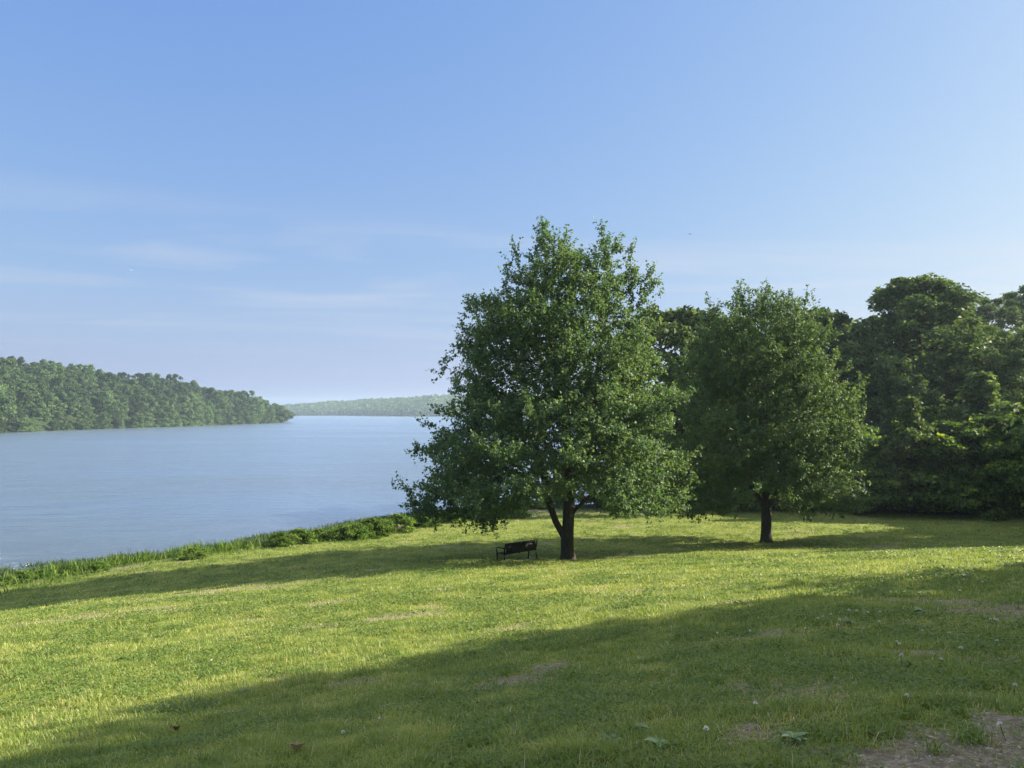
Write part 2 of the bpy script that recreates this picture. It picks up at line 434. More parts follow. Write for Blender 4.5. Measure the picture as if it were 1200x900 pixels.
# ------------------------------------------------------------------ grass
def build_grass():
    rng = np.random.default_rng(5)
    D0, R0 = 8500.0, 4.0
    th = math.radians(43)
    # radial sampling with density D(r) = D0 * min(1, (R0/r)^1.5)
    rs = np.geomspace(2.2, 64, 400)
    dens = D0 * np.minimum(1, (R0 / rs) ** 1.5)
    w = dens * rs; cdf = np.concatenate([[0], np.cumsum((w[1:] + w[:-1]) / 2 * np.diff(rs))])
    total = int(cdf[-1] * 2 * th)
    r = np.interp(rng.random(total) * cdf[-1], cdf, rs)
    a = PI / 2 + (rng.random(total) * 2 - 1) * th
    x = r * np.cos(a); y = r * np.sin(a)
    dirt = dirt_at(x, y); edge = lawn_edge(x, y)
    keep = (rng.random(total) > dirt * 1.08) & (edge > -1.0 + rng.random(total)) & (y < wood_y(x) + 1.0)
    # clumpy cover
    cl = fbm(x * 3.1, y * 3.1, 21)
    keep &= rng.random(total) < .15 + 1.5 * cl * smooth(.2, .5, fbm(x * 6, y * 6, 23))
    x, y, r, dirt, cl = x[keep], y[keep], r[keep], dirt[keep], cl[keep]
    n = len(x)
    z = height(x, y)
    big = fbm(x * .35, y * .35, 31); mid = fbm(x * 1.3, y * 1.3, 33)
    # coarse tufts of broader blades scattered through the near lawn
    nt_ = 620; tr_ = 3.0 + 15 * rng.random(nt_) ** 1.1; ta = PI / 2 + (rng.random(nt_) * 2 - 1) * th
    txx = tr_ * np.cos(ta); tyy = tr_ * np.sin(ta); kk = np.repeat(np.arange(nt_), 24); sp_ = .012 + .04 * rng.random(nt_)
    ax = txx[kk] + rng.normal(0, 1, len(kk)) * sp_[kk]; ay = tyy[kk] + rng.normal(0, 1, len(kk)) * sp_[kk]
    nbase = n; x = np.concatenate([x, ax]); y = np.concatenate([y, ay]); n = len(x)
    z = height(x, y); r = np.hypot(x, y); dirt = dirt_at(x, y); cl = np.concatenate([cl, np.full(len(ax), .4)])
    big = fbm(x * .35, y * .35, 31); mid = fbm(x * 1.3, y * 1.3, 33)
    istuft = np.arange(n) >= nbase
    far = np.clip(r / 4.0, 1, 14)
    tuft = smooth(.55, .8, fbm(x * 2.2, y * 2.2, 61))
    Lb = (.018 + .040 * rng.random(n) + .07 * np.clip(mid - .5, 0, 1) + .16 * np.clip(cl - .58, 0, 1) + .05 * tuft) * (1 - .5 * dirt) * far ** .15
    tall = rng.random(n) < .012; Lb = np.where(tall, Lb * 1.9, Lb); Lb = np.where(istuft, .055 + .075 * rng.random(n), Lb)
    Wb = (.0032 + .002 * rng.random(n)) * far ** .62
    Wb = np.where(istuft, .0048 + .003 * rng.random(n), Wb)
    ph = rng.random(n) * 2 * PI
    lean = .3 + 1.35 * rng.random(n)
    dx = np.cos(ph); dy = np.sin(ph)
    S = np.stack([-dy, dx, np.zeros(n)], 1); Dh = np.stack([dx, dy, np.zeros(n)], 1); U = np.array([0, 0, 1.0])
    P = np.stack([x, y, z - .004], 1)
    L_ = Lb[:, None]; W_ = Wb[:, None]
    mid_ = P + U * L_ * .55 * np.cos(lean * .5)[:, None] + Dh * L_ * .5 * np.sin(lean * .6)[:, None]
    tip = mid_ + U * L_ * .5 * np.cos(lean * 1.25)[:, None] + Dh * L_ * .55 * np.sin(lean * 1.25)[:, None]
    V = np.stack([P - S * W_ * .5, P + S * W_ * .5, mid_ + S * W_ * .42, mid_ - S * W_ * .42, tip], 1).reshape(-1, 3)
    i = np.arange(n) * 5
    Q = np.stack([i, i + 1, i + 2, i + 3], 1); T = np.stack([i + 3, i + 2, i + 4], 1)
    fine = fbm(x * 4.5, y * 4.5, 35)
    tint = np.clip(.30 * rng.random(n) + .33 * big + .45 * mid + .03 + .85 * (fine - .5) - .0 + .25 * dirt, 0, 1)
    dry = rng.random(n) < (.035 + .3 * dirt + .06 * smooth(.5, .7, big))
    tint = np.where(dry, 1.3 + .7 * rng.random(n), tint)
    tint = np.where(istuft, .15 + .5 * rng.random(n), tint)
    # clover and low broad-leaved weeds mixed into the sward
    m = int(n * .22)
    k = rng.integers(0, n, m * 3)
    cn = fbm(x[k] * .9, y[k] * .9, 55)
    k = k[rng.random(len(k)) < smooth(.45, .62, cn)][:m]; m = len(k)
    cx = x[k] + rng.normal(0, .02, m); cy = y[k] + rng.normal(0, .02, m)
    cz = height(cx, cy) + (.012 + .035 * rng.random(m)) * far[k] ** .3
    cP = np.stack([cx, cy, cz], 1); cr = (.006 + .006 * rng.random(m)) * far[k] ** .6
    nn = unit(np.stack([rng.normal(0, .45, m), rng.normal(0, .45, m), np.ones(m)], 1))
    t1 = unit(np.cross(nn, rand_unit(m, rng))); t2 = np.cross(nn, t1)
    cV = []
    for q in range(5):
        aa = q * 2 * PI / 5
        cV.append(cP + cr[:, None] * (t1 * math.cos(aa) + t2 * math.sin(aa)) * (1 if q % 2 else .75))
    cV = np.stack(cV, 1).reshape(-1, 3)
    base = len(V); j = base + np.arange(m) * 5
    C5 = np.stack([j, j + 1, j + 2, j + 3, j + 4], 1)
    me = np_mesh('grass', np.vstack([V, cV]), [Q, T, C5])
    fattr(me, 'tint', np.concatenate([np.repeat(tint, 5), np.repeat(.05 + .3 * rng.random(m), 5)]))
    m_, nt, out = new_mat('grass_blade'); L = nt.links.new
    at = N_(nt, 'ShaderNodeAttribute', attribute_name='tint')
    hf = N_(nt, 'ShaderNodeMath', operation='MULTIPLY'); hf.inputs[1].default_value = .5
    rp = ramp(nt, [(0, (.07, .135, .028)), (.25, (.20, .275, .058)), (.5, (.37, .405, .11)), (.62, (.43, .38, .18)), (1, (.58, .50, .32))])
    L(at.outputs['Fac'], hf.inputs[0]); L(hf.outputs[0], rp.inputs[0])
    bs = N_(nt, 'ShaderNodeBsdfPrincipled'); bs.inputs['Roughness'].default_value = .5; bs.inputs['Specular IOR Level'].default_value = .3
    tr = N_(nt, 'ShaderNodeBsdfTranslucent'); tm = N_(nt, 'ShaderNodeVectorMath', operation='MULTIPLY'); tm.inputs[1].default_value = (1.5, 1.4, .7)
    mx = N_(nt, 'ShaderNodeMixShader'); mx.inputs[0].default_value = .38
    L(rp.outputs[0], bs.inputs['Base Color']); L(rp.outputs[0], tm.inputs[0]); L(tm.outputs[0], tr.inputs['Color'])
    L(bs.outputs[0], mx.inputs[1]); L(tr.outputs[0], mx.inputs[2]); L(mx.outputs[0], out.inputs['Surface'])
    return tag(link('lawn_grass', me, m_), 'mown green lawn grass with clover sloping down to the lake', 'grass', kind='stuff')
build_grass()

# ------------------------------------------------------------------ trees
def colonize(attr, nodes0, parents0, step, kill, infl, maxit=140, grav=0.0):
    nodes = [np.array(p, float) for p in nodes0]; par = list(parents0)
    A = attr.copy(); alive = np.ones(len(A), bool)
    nd = np.full(len(A), 1e9); ni = np.zeros(len(A), int)
    def upd(start):
        P = np.array(nodes[start:])
        for s in range(0, len(P), 400):
            d = np.sqrt(((A[:, None] - P[None, s:s + 400]) ** 2).sum(-1))
            k = d.argmin(1); dm = d[np.arange(len(A)), k]; b = dm < nd
            nd[b] = dm[b]; ni[b] = k[b] + start + s
    upd(0)
    for it in range(maxit):
        alive &= nd > kill
        act = alive & (nd < infl)
        if not act.any():
            if not alive.any() or infl > 50: break
            infl *= 1.5; continue
        idx = ni[act]; P = np.array(nodes)
        v = unit(A[act] - P[idx])
        acc = np.zeros_like(P); np.add.at(acc, idx, v)
        us = np.unique(idx)
        d = unit(acc[us] + np.random.default_rng(it).normal(0, .12, (len(us), 3)) + np.array([0, 0, grav]))
        new = P[us] + d * step
        st = len(nodes)
        for q, u in enumerate(us): nodes.append(new[q]); par.append(int(u))
        upd(st)
        if len(nodes) > 16000: break
    return np.array(nodes), np.array(par)

def branch_radii(nodes, par, tip_r, expo, trunk_r):
    n = len(nodes); r = np.zeros(n); cnt = np.zeros(n)
    kids = np.zeros(n, int)
    for i in range(n - 1, 0, -1): kids[par[i]] += 1
    acc = np.zeros(n)
    for i in range(n - 1, -1, -1):
        r[i] = tip_r if kids[i] == 0 else acc[i] ** (1 / expo)
        if i: acc[par[i]] += r[i] ** expo
    return r * 1.0, kids

def frusta(mb_nodes, par, r, min_r, flare=None):
    mb = MB(); sel = np.arange(1, len(mb_nodes))
    for lo, hi, n in ((.06, 9, 12), (.02, .06, 6), (min_r, .02, 3)):
        s = sel[(r[sel] >= lo) & (r[sel] < hi)]
        if not len(s): continue
        A = mb_nodes[par[s]]; B = mb_nodes[s]; ra = np.minimum(r[par[s]], r[s] * 1.35); rb = r[s]
        ra = np.where(r[par[s]] > .25, r[par[s]] * .0 + np.minimum(r[par[s]], r[s] * 1.2), ra)
        T = unit(B - A)
        B = B + T * rb[:, None] * .35
        ref = np.tile([[1.0, .13, 0.07]], (len(s), 1)); bad = np.abs((T * unit(ref)).sum(1)) > .85; ref[bad] = [0, 1.0, .1]
        u = unit(np.cross(T, ref)); v = np.cross(T, u)
        a = np.arange(n) * 2 * PI / n
        ring = np.cos(a)[None, :, None] * u[:, None] + np.sin(a)[None, :, None] * v[:, None]
        VA = A[:, None] + ring * ra[:, None, None]; VB = B[:, None] + ring * rb[:, None, None]
        V = np.concatenate([VA, VB], 1).reshape(-1, 3)
        k = np.arange(n); base = (np.arange(len(s)) * 2 * n)[:, None]
        Q = np.stack([base + k, base + (k + 1) % n, base + n + (k + 1) % n, base + n + k], -1).reshape(-1, 4)
        mb.add(V, Q)
    return mb

def env_radius(prof_h, prof_l, prof_r, h, th, seed):
    l = np.interp(h, prof_h, prof_l); r = np.interp(h, prof_h, prof_r)
    c = np.cos(th)
    R = l * (1 - c) / 2 + r * (1 + c) / 2
    # lobes
    a = th / (2 * PI) * 7
    lob = .5 * vnoise(a + 7 * seed, h * .75, seed) + .5 * vnoise((th / (2 * PI) * 14), h * 1.5, seed + 3)
    return R * (.64 + .54 * lob)

def big_tree(name, label, prof, loc, seed, trunk_r, fork, n_attr, leaf_L, per_tip, mat, spires=(), lead_h=None, twig=.55, up=.5, step=.26, kill=.33, droop=.0, tint_shift=0., skirts=(), lift=1.0):
    rng = np.random.default_rng(seed)
    H = prof[0]; hmin, hmax = H[0], H[-1]
    pts = []
    # inner fill
    while len(pts) < n_attr * .30:
        h = rng.uniform(hmin, hmax); th = rng.uniform(-PI, PI)
        Rm = env_radius(*prof, h, th, seed)
        f = rng.random() ** .5 * .8
        if rng.random() > Rm / 7.5: continue
        pts.append((Rm * f * math.cos(th), Rm * f * math.sin(th), h))
    # boughs: flattened fans of foliage that reach out and up to the crown's surface
    while len(pts) < n_attr:
        h = rng.uniform(hmin, hmax); th = rng.uniform(-PI, PI)
        Rm = env_radius(*prof, h, th, seed)
        if rng.random() > (Rm + 1.5) / 8: continue
        f = (h - hmin) / (hmax - hmin)
        out = np.array([math.cos(th), math.sin(th), 0.0]); side = np.array([-math.sin(th), math.cos(th), 0.0])
        d = unit(out * (1 - .55 * f) + np.array([0, 0, -.12 + 1.2 * f * lift]) + side * rng.normal(0, .25))
        end = out * Rm * rng.uniform(.80, 1.03) + np.array([0, 0, h]); L0 = rng.uniform(1.2, 2.3)
        up_ = unit(np.cross(d, side))
        k = 17; t = rng.random(k)
        wdt = .48 * np.sqrt(np.clip(1 - t, 0, 1)) + .10
        P_ = end - d * (L0 * (1 - t))[:, None] + side * (rng.normal(0, .75, k) * wdt)[:, None] + up_ * (rng.normal(0, .30, k) * wdt)[:, None]
        pts += [tuple(q) for q in P_ if q[2] > hmin - .3]
    for _ in range(70):        # sprays that stand out of the crown's outline
        h = rng.uniform(hmin + .3, hmax); th = rng.uniform(-PI, PI); Rm = env_radius(*prof, h, th, seed) * .95
        a = np.array([Rm * math.cos(th), Rm * math.sin(th), h]); f = (h - hmin) / (hmax - hmin)
        d = np.array([math.cos(th) * (1 - .5 * f), math.sin(th) * (1 - .5 * f), -.1 + 1.15 * f + rng.normal(0, .15)]); d /= np.linalg.norm(d)
        for t in np.linspace(0, rng.uniform(.4, 1.0), 8): pts.append(tuple(a + d * t + rng.normal(0, .13, 3)))
    for cx, cy, h0, h1, rr, k in spires:
        for _ in range(k):
            t = rng.random(); a = rng.random() * 2 * PI; q = rr * (1 - t * .75) * math.sqrt(rng.random())
            pts.append((cx + q * math.cos(a), cy + q * math.sin(a), h0 + (h1 - h0) * t))
    for cx, cy, cz, rx, ry, rz, k in skirts:
        g = rand_unit(k, rng) * rng.random((k, 1)) ** .33 * np.array([rx, ry, rz]) + np.array([cx, cy, cz])
        pts += [tuple(p) for p in g]
    A = np.array(pts)
    A = A[~((A[:, 2] < 3.05) & (np.abs(A[:, 0] + .2) < 1.7) & (A[:, 1] < 3) & (A[:, 1] > -6))]      # clear space round the trunk
    nodes0 = []; par0 = []
    for bpts, parent in fork:      # explicit trunk and main limbs
        last = parent
        for p in bpts:
            nodes0.append(p); par0.append(last); last = len(nodes0) - 1
    nodes, par = colonize(A, nodes0, par0, step, kill, 2.6)
    par = np.maximum(par, 0)
    r, kids = branch_radii(nodes, par, .0085, 2.35, trunk_r)
    r = r * (trunk_r / r[1]) ** smooth(.01, .12, r)
    h = nodes[:, 2]
    r[:len(nodes0)] = np.maximum(r[:len(nodes0)], .0)
    r[0] = trunk_r * 1.5; 
    mb = frusta(nodes, par, r, .009)
    root = thing(name, label, 'tree', loc)
    # trunk with root flare
    n0 = nodes[0]; n1 = nodes[1]
    fl = np.array([[0, 0, -.25], [0, 0, .0], [0, 0, .12], [0, 0, .32], [n1[0] * .5, n1[1] * .5, n1[2] * .72], n1])
    mb.tube(fl, [trunk_r * 1.9, trunk_r * 1.55, trunk_r * 1.25, trunk_r * 1.08, trunk_r, trunk_r * .98], 16)
    me = mb.mesh('trunk', True)
    # leaves
    tips = np.where((r < .021))[0]; tips = tips[tips > len(nodes0)]
    P = nodes[tips]; Dn = unit(nodes[tips] - nodes[par[tips]])
    outw = unit(P - np.array([0, 0, hmin + (hmax - hmin) * .25]))
    end = kids[tips] == 0
    ntw = np.where(end, 4, 2)
    I = np.repeat(np.arange(len(tips)), ntw)
    m = len(I)
    td = unit(Dn[I] * .7 + outw[I] * .45 + rng.normal(0, .55, (m, 3)) + np.array([0, 0, up - droop]))
    tl = twig * (.5 + .9 * rng.random(m)) * np.where(end[I], 1.15, .8)
    J = np.repeat(np.arange(m), per_tip); q = len(J)
    t = rng.random(q) ** .8
    LP = P[I][J] + td[J] * (tl[J] * t)[:, None] + rng.normal(0, .045, (q, 3))
    side = rand_unit(q, rng)
    ld = unit(td[J] * .35 + side * .9 + np.array([0, 0, -.35]))
    nn = unit(rng.normal(0, .62, (q, 3)) + np.array([0, 0, .75]) + outw[I][J] * .45)
    tint = np.clip(rng.random(q) * .45 + .30 * rng.random(m)[J] + .28 * vnoise(LP[:, 0] * .8 + 9, LP[:, 2] * .8, seed + 9) + tint_shift, 0, 1)
    young = (t > .8) & (rng.random(q) < .25); tint = np.where(young, np.minimum(1, tint + .35), tint)
    Ls = leaf_L * (.65 + .7 * rng.random(q))
    lm = leaf_mesh('crown', LP, nn, ld, Ls, Ls * .88, tint)
    # twigs join the leaves to the branches
    tw = rng.random(m) < .6
    a0 = P[I][tw]; a1 = a0 + td[tw] * tl[tw][:, None]
    s_ = unit(np.cross(td[tw], rand_unit(tw.sum(), rng))) * .006
    V = np.stack([a0 - s_, a0 + s_, a1], 1).reshape(-1, 3)
    mb.add(V, None, np.arange(len(V)).reshape(-1, 3))
    me = mb.mesh('trunk', True)
    link('trunk', me, M_bark, root); link('crown', lm, mat, root)
    return root, q

# first tree: two leading tops, a fork low on the left, low skirts
H1 = [2.2, 2.8, 3.6, 5.8, 8.1, 10.2, 11.8, 12.9, 13.5]
L1 = [3.4, 6.8, 7.3, 6.3, 5.2, 4.6, 3.3, 2.1, .9]
R1 = [2.4, 4.4, 5.0, 5.0, 4.8, 4.2, 3.4, 2.3, .8]
g = ground_at(665, 656); T1 = (at_depth(665, 34)[0], 34, at_depth(665, 34)[2])
fork1 = [
    ([(0, 0, 0), (-.02, 0, .45), (-.03, 0, .85)], -1),
    ([(-.27, 0, 1.25), (-.52, .02, 1.7), (-.72, .05, 2.25), (-.95, .1, 3.0), (-1.1, .15, 3.9), (-1.3, .2, 4.9)], 2),
    ([(.0, .03, 1.3), (.03, .05, 1.8), (.06, .05, 2.5), (.08, 0, 3.2), (.05, -.05, 4.0), (0, -.1, 5.0), (-.1, -.1, 6.0), (-.25, 0, 7.2), (-.45, 0, 8.5), (-.7, 0, 9.8), (-.85, 0, 11.0)], 2),
    ([(.35, .0, 3.8), (.65, .05, 4.5), (.95, .1, 5.4), (1.15, .1, 6.5), (1.35, .1, 7.8), (1.45, .1, 9.2), (1.5, .1, 10.6)], 12),
    ([(.32, -.1, 2.25), (.75, -.25, 2.7), (1.3, -.4, 3.2)], 10),
]
big_tree('maple_tree', 'tallest lawn tree, forked trunk and twin feathery tops, beside the bench', (H1, L1, R1), T1, 3, .29, fork1, 6500, .106, 17, M_maple,
         spires=[(-.95, 0, 12.4, 14.8, .95, 110), (-.2, .2, 12.4, 14.2, .6, 50), (1.6, 0, 12.0, 14.75, .8, 110), (2.7, 0, 12.0, 13.8, .6, 60), (3.6, .2, 11.2, 13.0, .6, 40), (-2.3, 0, 11.8, 13.8, .6, 50), (-4.4, 0, 9.0, 11.0, .5, 22), (-5.3, -.2, 8.0, 9.0, .5, 18)],
         skirts=[(-5.4, -.6, 2.5, 1.6, 1.5, .7, 90), (-3.6, -1.5, 2.3, 1.4, 1.5, .5, 60), (2.2, -2.8, 2.7, 1.3, 1.2, .5, 40), (3.7, -.5, 2.7, 1.2, 1.5, .5, 50)], tint_shift=.04)

H2 = [1.75, 2.6, 5.0, 7.0, 9.0, 11.0, 12.3, 13.1]
L2 = [3.2, 4.9, 5.3, 5.2, 5.0, 4.5, 3.4, 2.0]
R2 = [2.8, 4.7, 5.2, 5.3, 4.8, 3.7, 2.6, 1.4]
x2, y2, z2 = at_depth(896, 42)
fork2 = [
    ([(0, 0, 0), (.0, 0, .6), (.02, 0, 1.2), (.0, .0, 1.75)], -1),
    ([(-.3, 0, 2.3), (-.7, .1, 3.0), (-1.1, .1, 3.9), (-1.4, .1, 5.0), (-1.6, .2, 6.2)], 3),
    ([(.02, .05, 2.4), (.0, .1, 3.2), (-.05, .1, 4.2), (-.1, 0, 5.4), (-.15, 0, 6.8), (-.2, 0, 8.2), (-.3, 0, 9.6)], 3),
    ([(.35, -.1, 2.4), (.8, -.1, 3.2), (1.2, 0, 4.2), (1.5, .1, 5.4), (1.7, .1, 6.6)], 3),
    ([(.0, -.5, 3.0), (.1, -1.0, 4.0), (.2, -1.4, 5.2)], 3),
]
big_tree('round_crowned_tree', 'broad round-crowned tree with one straight trunk, standing by itself near the thicket', (H2, L2, R2), (x2, y2, z2), 8, .27, fork2, 5200, .118, 14, M_maple2,
         spires=[(-1.2, 0, 12.4, 13.9, .8, 45), (.2, .1, 12.2, 13.8, .9, 45), (1.3, 0, 11.4, 13.3, .8, 35), (-2.8, 0, 11.2, 13.0, .8, 35)],
         skirts=[(-4.2, -.8, 2.2, 1.7, 1.5, .6, 70), (2.8, -1.5, 2.2, 1.5, 1.5, .5, 50)], up=.35)

# ---- woodland trees from clumped sprays
def clump_tree_meshes(seed, H, R, base_h, n_cl, per, leaf_L, trunk_r, stems=1, top=1.0, flat=.55, skirt=0.0, cl_r=(.16, .30), tshift=0.0, shape='round'):
    rng = np.random.default_rng(seed)
    C = []; Rad = []
    tries = 0
    while len(C) < n_cl:
        tries += 1
        t = rng.random(); z = base_h + (H - base_h) * t
        if shape == 'round': prof = math.sin(PI * min(1, .22 + .70 * t)) ** .7
        elif shape == 'cone': prof = (1 - t) ** .9 + .06
        elif shape == 'bank': prof = (1 - t ** 2.2) ** .5 + .05
        else: prof = .45 + .55 * math.sin(PI * min(1, .1 + .8 * t))
        th = rng.random() * 2 * PI
        rr = R * prof * (.75 + .45 * vnoise(th * 1.3 + seed, t * 4, seed)) * rng.random() ** .5
        c = np.array([rr * math.cos(th), rr * math.sin(th), z])
        rd = R * rng.uniform(*cl_r)
        C.append(c); Rad.append(rd)
    C = np.array(C); Rad = np.array(Rad)
    tt = (C[:, 2] - base_h) / (H - base_h); Rad *= 1 - .45 * tt ** 2; C[:, 2] -= Rad * flat * .6 * tt
    n = n_cl * per; I = np.repeat(np.arange(n_cl), per)
    d = rand_unit(n, rng); d[:, 2] = np.where(rng.random(n) < .75, np.abs(d[:, 2]), d[:, 2])
    q = rng.random(n) ** .4
    q = q * (.5 + .95 * vnoise(d[:, 0] * 2.5 + I * 3.1, d[:, 1] * 2.5 + d[:, 2] * 2, seed + 5))
    P = C[I] + d * (Rad[I] * q)[:, None] * np.array([1, 1, flat])
    P[:, 2] = np.maximum(P[:, 2], .05)
    nn = unit(d * .55 + rng.normal(0, .5, (n, 3)) + np.array([0, 0, .6]))
    ld = unit(d * .5 + rand_unit(n, rng) + np.array([0, 0, -.35]))
    tint = np.clip(.62 * rng.random(n) ** 1.3 + .35 * rng.random(n_cl)[I] + .12 * q + tshift, 0, 1)
    Ls = leaf_L * (.6 + .8 * rng.random(n))
    crown = leaf_mesh('crown', P, nn, ld, Ls, Ls * .8, tint)
    mb = MB()
    for s in range(stems):
        a = rng.random() * 2 * PI; o = R * .12 * (stems > 1)
        lean = R * .25 * (stems > 1) + R * .05
        top_h = base_h + (H - base_h) * .72
        pts = []
        for k in range(9):
            t = k / 8
            pts.append((o * math.cos(a) + lean * math.cos(a) * t ** 1.4 + .10 * math.sin(5 * t + s), o * math.sin(a) + lean * math.sin(a) * t ** 1.4 + .08 * math.cos(4 * t + s), -.3 + (top_h + .3) * t))
        tr = trunk_r / (stems ** .5)
        mb.tube(pts, [tr * (1.25 if k == 0 else 1 - .085 * k) for k in range(9)], 9)
        P0 = np.array(pts)
        for c in C[rng.permutation(n_cl)[:max(4, n_cl // (3 * stems))]]:
            k = int(np.clip(np.searchsorted(P0[:, 2], c[2] - .5 * np.hypot(c[0], c[1]) - .3), 2, 7))
            b = P0[k]; m1 = b + (c - b) * .5 + np.array([0, 0, .12 * np.linalg.norm(c - b)]) - 0
            mb.tube([b, m1, c], [tr * .34, tr * .22, tr * .08], 5, False)
    return mb.mesh('trunk', True), crown

def make_tree(name, label, mat, loc, group=None, rz=0, scale=1, cat='tree', **kw):
    tm, cm = clump_tree_meshes(**kw)
    root = thing(name, label, cat, loc, rz, group, scale)
    link('trunk' if cat == 'tree' else 'stem', tm, M_bark, root); link('crown' if cat == 'tree' else 'foliage', cm, mat, root)
    return root

SPEC = {
    'oak': dict(seed=101, H=17, R=6.2, base_h=2.5, n_cl=200, per=150, leaf_L=.33, trunk_r=.3, flat=.8, cl_r=(.15, .27)),
    'tall': dict(seed=102, H=18, R=5.0, base_h=2.0, n_cl=130, per=150, leaf_L=.33, trunk_r=.26, flat=.85, cl_r=(.18, .30), shape='col'),
    'dome': dict(seed=103, H=13, R=5.6, base_h=1.0, n_cl=120, per=150, leaf_L=.33, trunk_r=.25, flat=.75, cl_r=(.17, .28)),
    'young': dict(seed=104, H=8.5, R=2.9, base_h=.8, n_cl=55, per=130, leaf_L=.27, trunk_r=.11, flat=.7, cl_r=(.18, .32), shape='cone', tshift=.12),
    'low': dict(seed=105, H=13, R=6.5, base_h=.5, n_cl=120, per=150, leaf_L=.33, trunk_r=.26, flat=.7, cl_r=(.16, .28)),
}
PROTO = {}
def plant(kind, name, label, px, d, top_y=None, height_m=None, rz=0, group=None, sx=1.0):
    x, y, z = at_depth(px, d)
    s0 = SPEC[kind]
    if top_y is not None: height_m = EYE - (top_y - HOR) / F * d - z
    s = height_m / s0['H']
    sc = (s * sx, s * sx, s)
    if kind not in PROTO:
        PROTO[kind] = make_tree(name, label, M_wood, (x, y, z), group, rz, sc, **s0)
        return PROTO[kind]
    r = copy_thing(PROTO[kind], (x, y, z), rz, label, group, sc); r.name = name
    return r

WG = 'trees of the wood on the right'
plant('oak', 'oak_tree', 'highest oak of the wood, open lobed crown rising above its neighbours', 1078, 74, 327, rz=.4, sx=1.3, group=WG)
plant('dome', 'woodland_tree', 'round green tree in the wood just right of the round-crowned lawn tree', 958, 74, 362, rz=1, group=WG)
plant('low', 'woodland_tree', 'broad tree cropped by the right photo edge, lit bright on its crown', 1206, 68, 388, rz=2, group=WG)
plant('tall', 'woodland_tree', 'tall tree on the ridge between the highest oak and the photo edge', 1160, 98, 349, rz=.3, group=WG, sx=1.2)
plant('tall', 'woodland_tree', 'ridge tree at the right photo edge, topping the slope', 1208, 102, 336, rz=2.3, group=WG, sx=1.3)
plant('oak', 'woodland_tree', 'pale small crown on the skyline just left of the highest oak', 985, 96, 376, rz=1.3, group=WG)
plant('dome', 'woodland_tree', 'dark tree at the left foot of the highest oak', 1022, 70, 405, rz=2.3, group=WG)
plant('low', 'woodland_tree', 'dark tree at the right foot of the highest oak', 1133, 70, 418, rz=1.1, group=WG)
plant('dome', 'woodland_tree', 'low crown showing between the two lawn trees against the sky', 800, 66, 361, rz=1.7, group=WG, sx=1.1)
plant('oak', 'woodland_tree', 'tree behind the left half of the round-crowned lawn tree', 850, 88, 372, rz=2.9, group=WG)
plant('dome', 'woodland_tree', 'dark tree behind the right half of the round-crowned lawn tree', 920, 70, 420, rz=.5, group=WG)
plant('low', 'woodland_tree', 'low tree behind the trunk of the round-crowned lawn tree', 860, 68, 470, rz=.9, group=WG)
plant('low', 'woodland_tree', 'low tree at the left end of the wood, seen under the forked tree', 775, 74, 480, rz=.2, group=WG)
plant('low', 'woodland_tree', 'dark crown filling in beneath the open top of the highest oak', 1085, 80, 392, rz=1.6, group=WG)
plant('dome', 'woodland_tree', 'crown leaning against the left side of the highest oak', 1040, 79, 372, rz=.2, group=WG)
plant('low', 'woodland_tree', 'sunlit crown leaning against the right side of the highest oak', 1122, 79, 362, rz=2.5, group=WG)
plant('young', 'sapling_tree', 'slender sapling with pale shoots standing up from the thicket', 1065, 57.5, 466, rz=.9)
plant('young', 'woodland_tree', 'soft conical tree with one yellow-lit tip right of the sapling', 1150, 62, 437, rz=2.0, group=WG, sx=1.35)
plant('dome', 'woodland_tree', 'dark tree closing the gap beneath the ridge trees at the right', 1185, 82, 400, rz=2.8, group=WG)
plant('oak', 'woodland_tree', 'shaded tree between the thicket and the highest oak', 1062, 66, 440, rz=2.0, group=WG)
plant('dome', 'woodland_tree', 'tree in the dip between the oak and the ridge trees', 1130, 86, 374, rz=.7, group=WG)
plant('tall', 'woodland_tree', 'tree on the slope right behind the pale skyline crown', 1015, 104, 385, rz=.7, group=WG)

# thicket
BSPEC = [dict(seed=201, H=7.2, R=4.2, base_h=.3, n_cl=80, per=190, leaf_L=.27, trunk_r=.1, stems=4, flat=.5, cl_r=(.16, .28), shape='bank'),
         dict(seed=202, H=6.2, R=3.8, base_h=.2, n_cl=75, per=190, leaf_L=.27, trunk_r=.1, stems=4, flat=.42, cl_r=(.18, .30), shape='bank'),
         dict(seed=203, H=5.0, R=3.4, base_h=.2, n_cl=65, per=190, leaf_L=.26, trunk_r=.09, stems=3, flat=.45, cl_r=(.18, .32), shape='bank')]
BP = [None] * 3
def bush(k, label, px, d, top_y, rz, group='bushes of the thicket at the lawn edge', sx=1.0, mat=None):
    x, y, z = at_depth(px, d)
    h = EYE - (top_y - HOR) / F * d - z; s = h / BSPEC[k]['H']; sc = (s * sx, s * sx, s)
    if BP[k] is None:
        BP[k] = make_tree('thicket_bush', label, M_bush, (x, y, z), group, rz, sc, 'bush', **BSPEC[k]); return BP[k]
    return copy_thing(BP[k], (x, y, z), rz, label, group, sc)
bush(0, 'leafy bush directly below the slender sapling', 1060, 59, 503, .2)
bush(1, 'wide bush with sunlit top leaves right of the sapling', 1108, 58.5, 496, 1.1, sx=1.2)
bush(0, 'tall bush in the thicket below the yellow-tipped conical tree', 1155, 58, 489, 2.0, sx=1.1)
bush(1, 'bush at the right photo edge with bright shoots on top', 1198, 57, 488, 2.6, sx=1.1)
bush(2, 'dark lower bush at the foot of the thicket near the right photo edge', 1185, 54.8, 540, .7)
bush(2, 'dark lower bush at the lawn edge below the sunlit wide bush', 1120, 56, 545, 1.9)
bush(2, 'lower bush reaching the lawn just right of the round-crowned tree', 1030, 58.5, 535, 2.9)
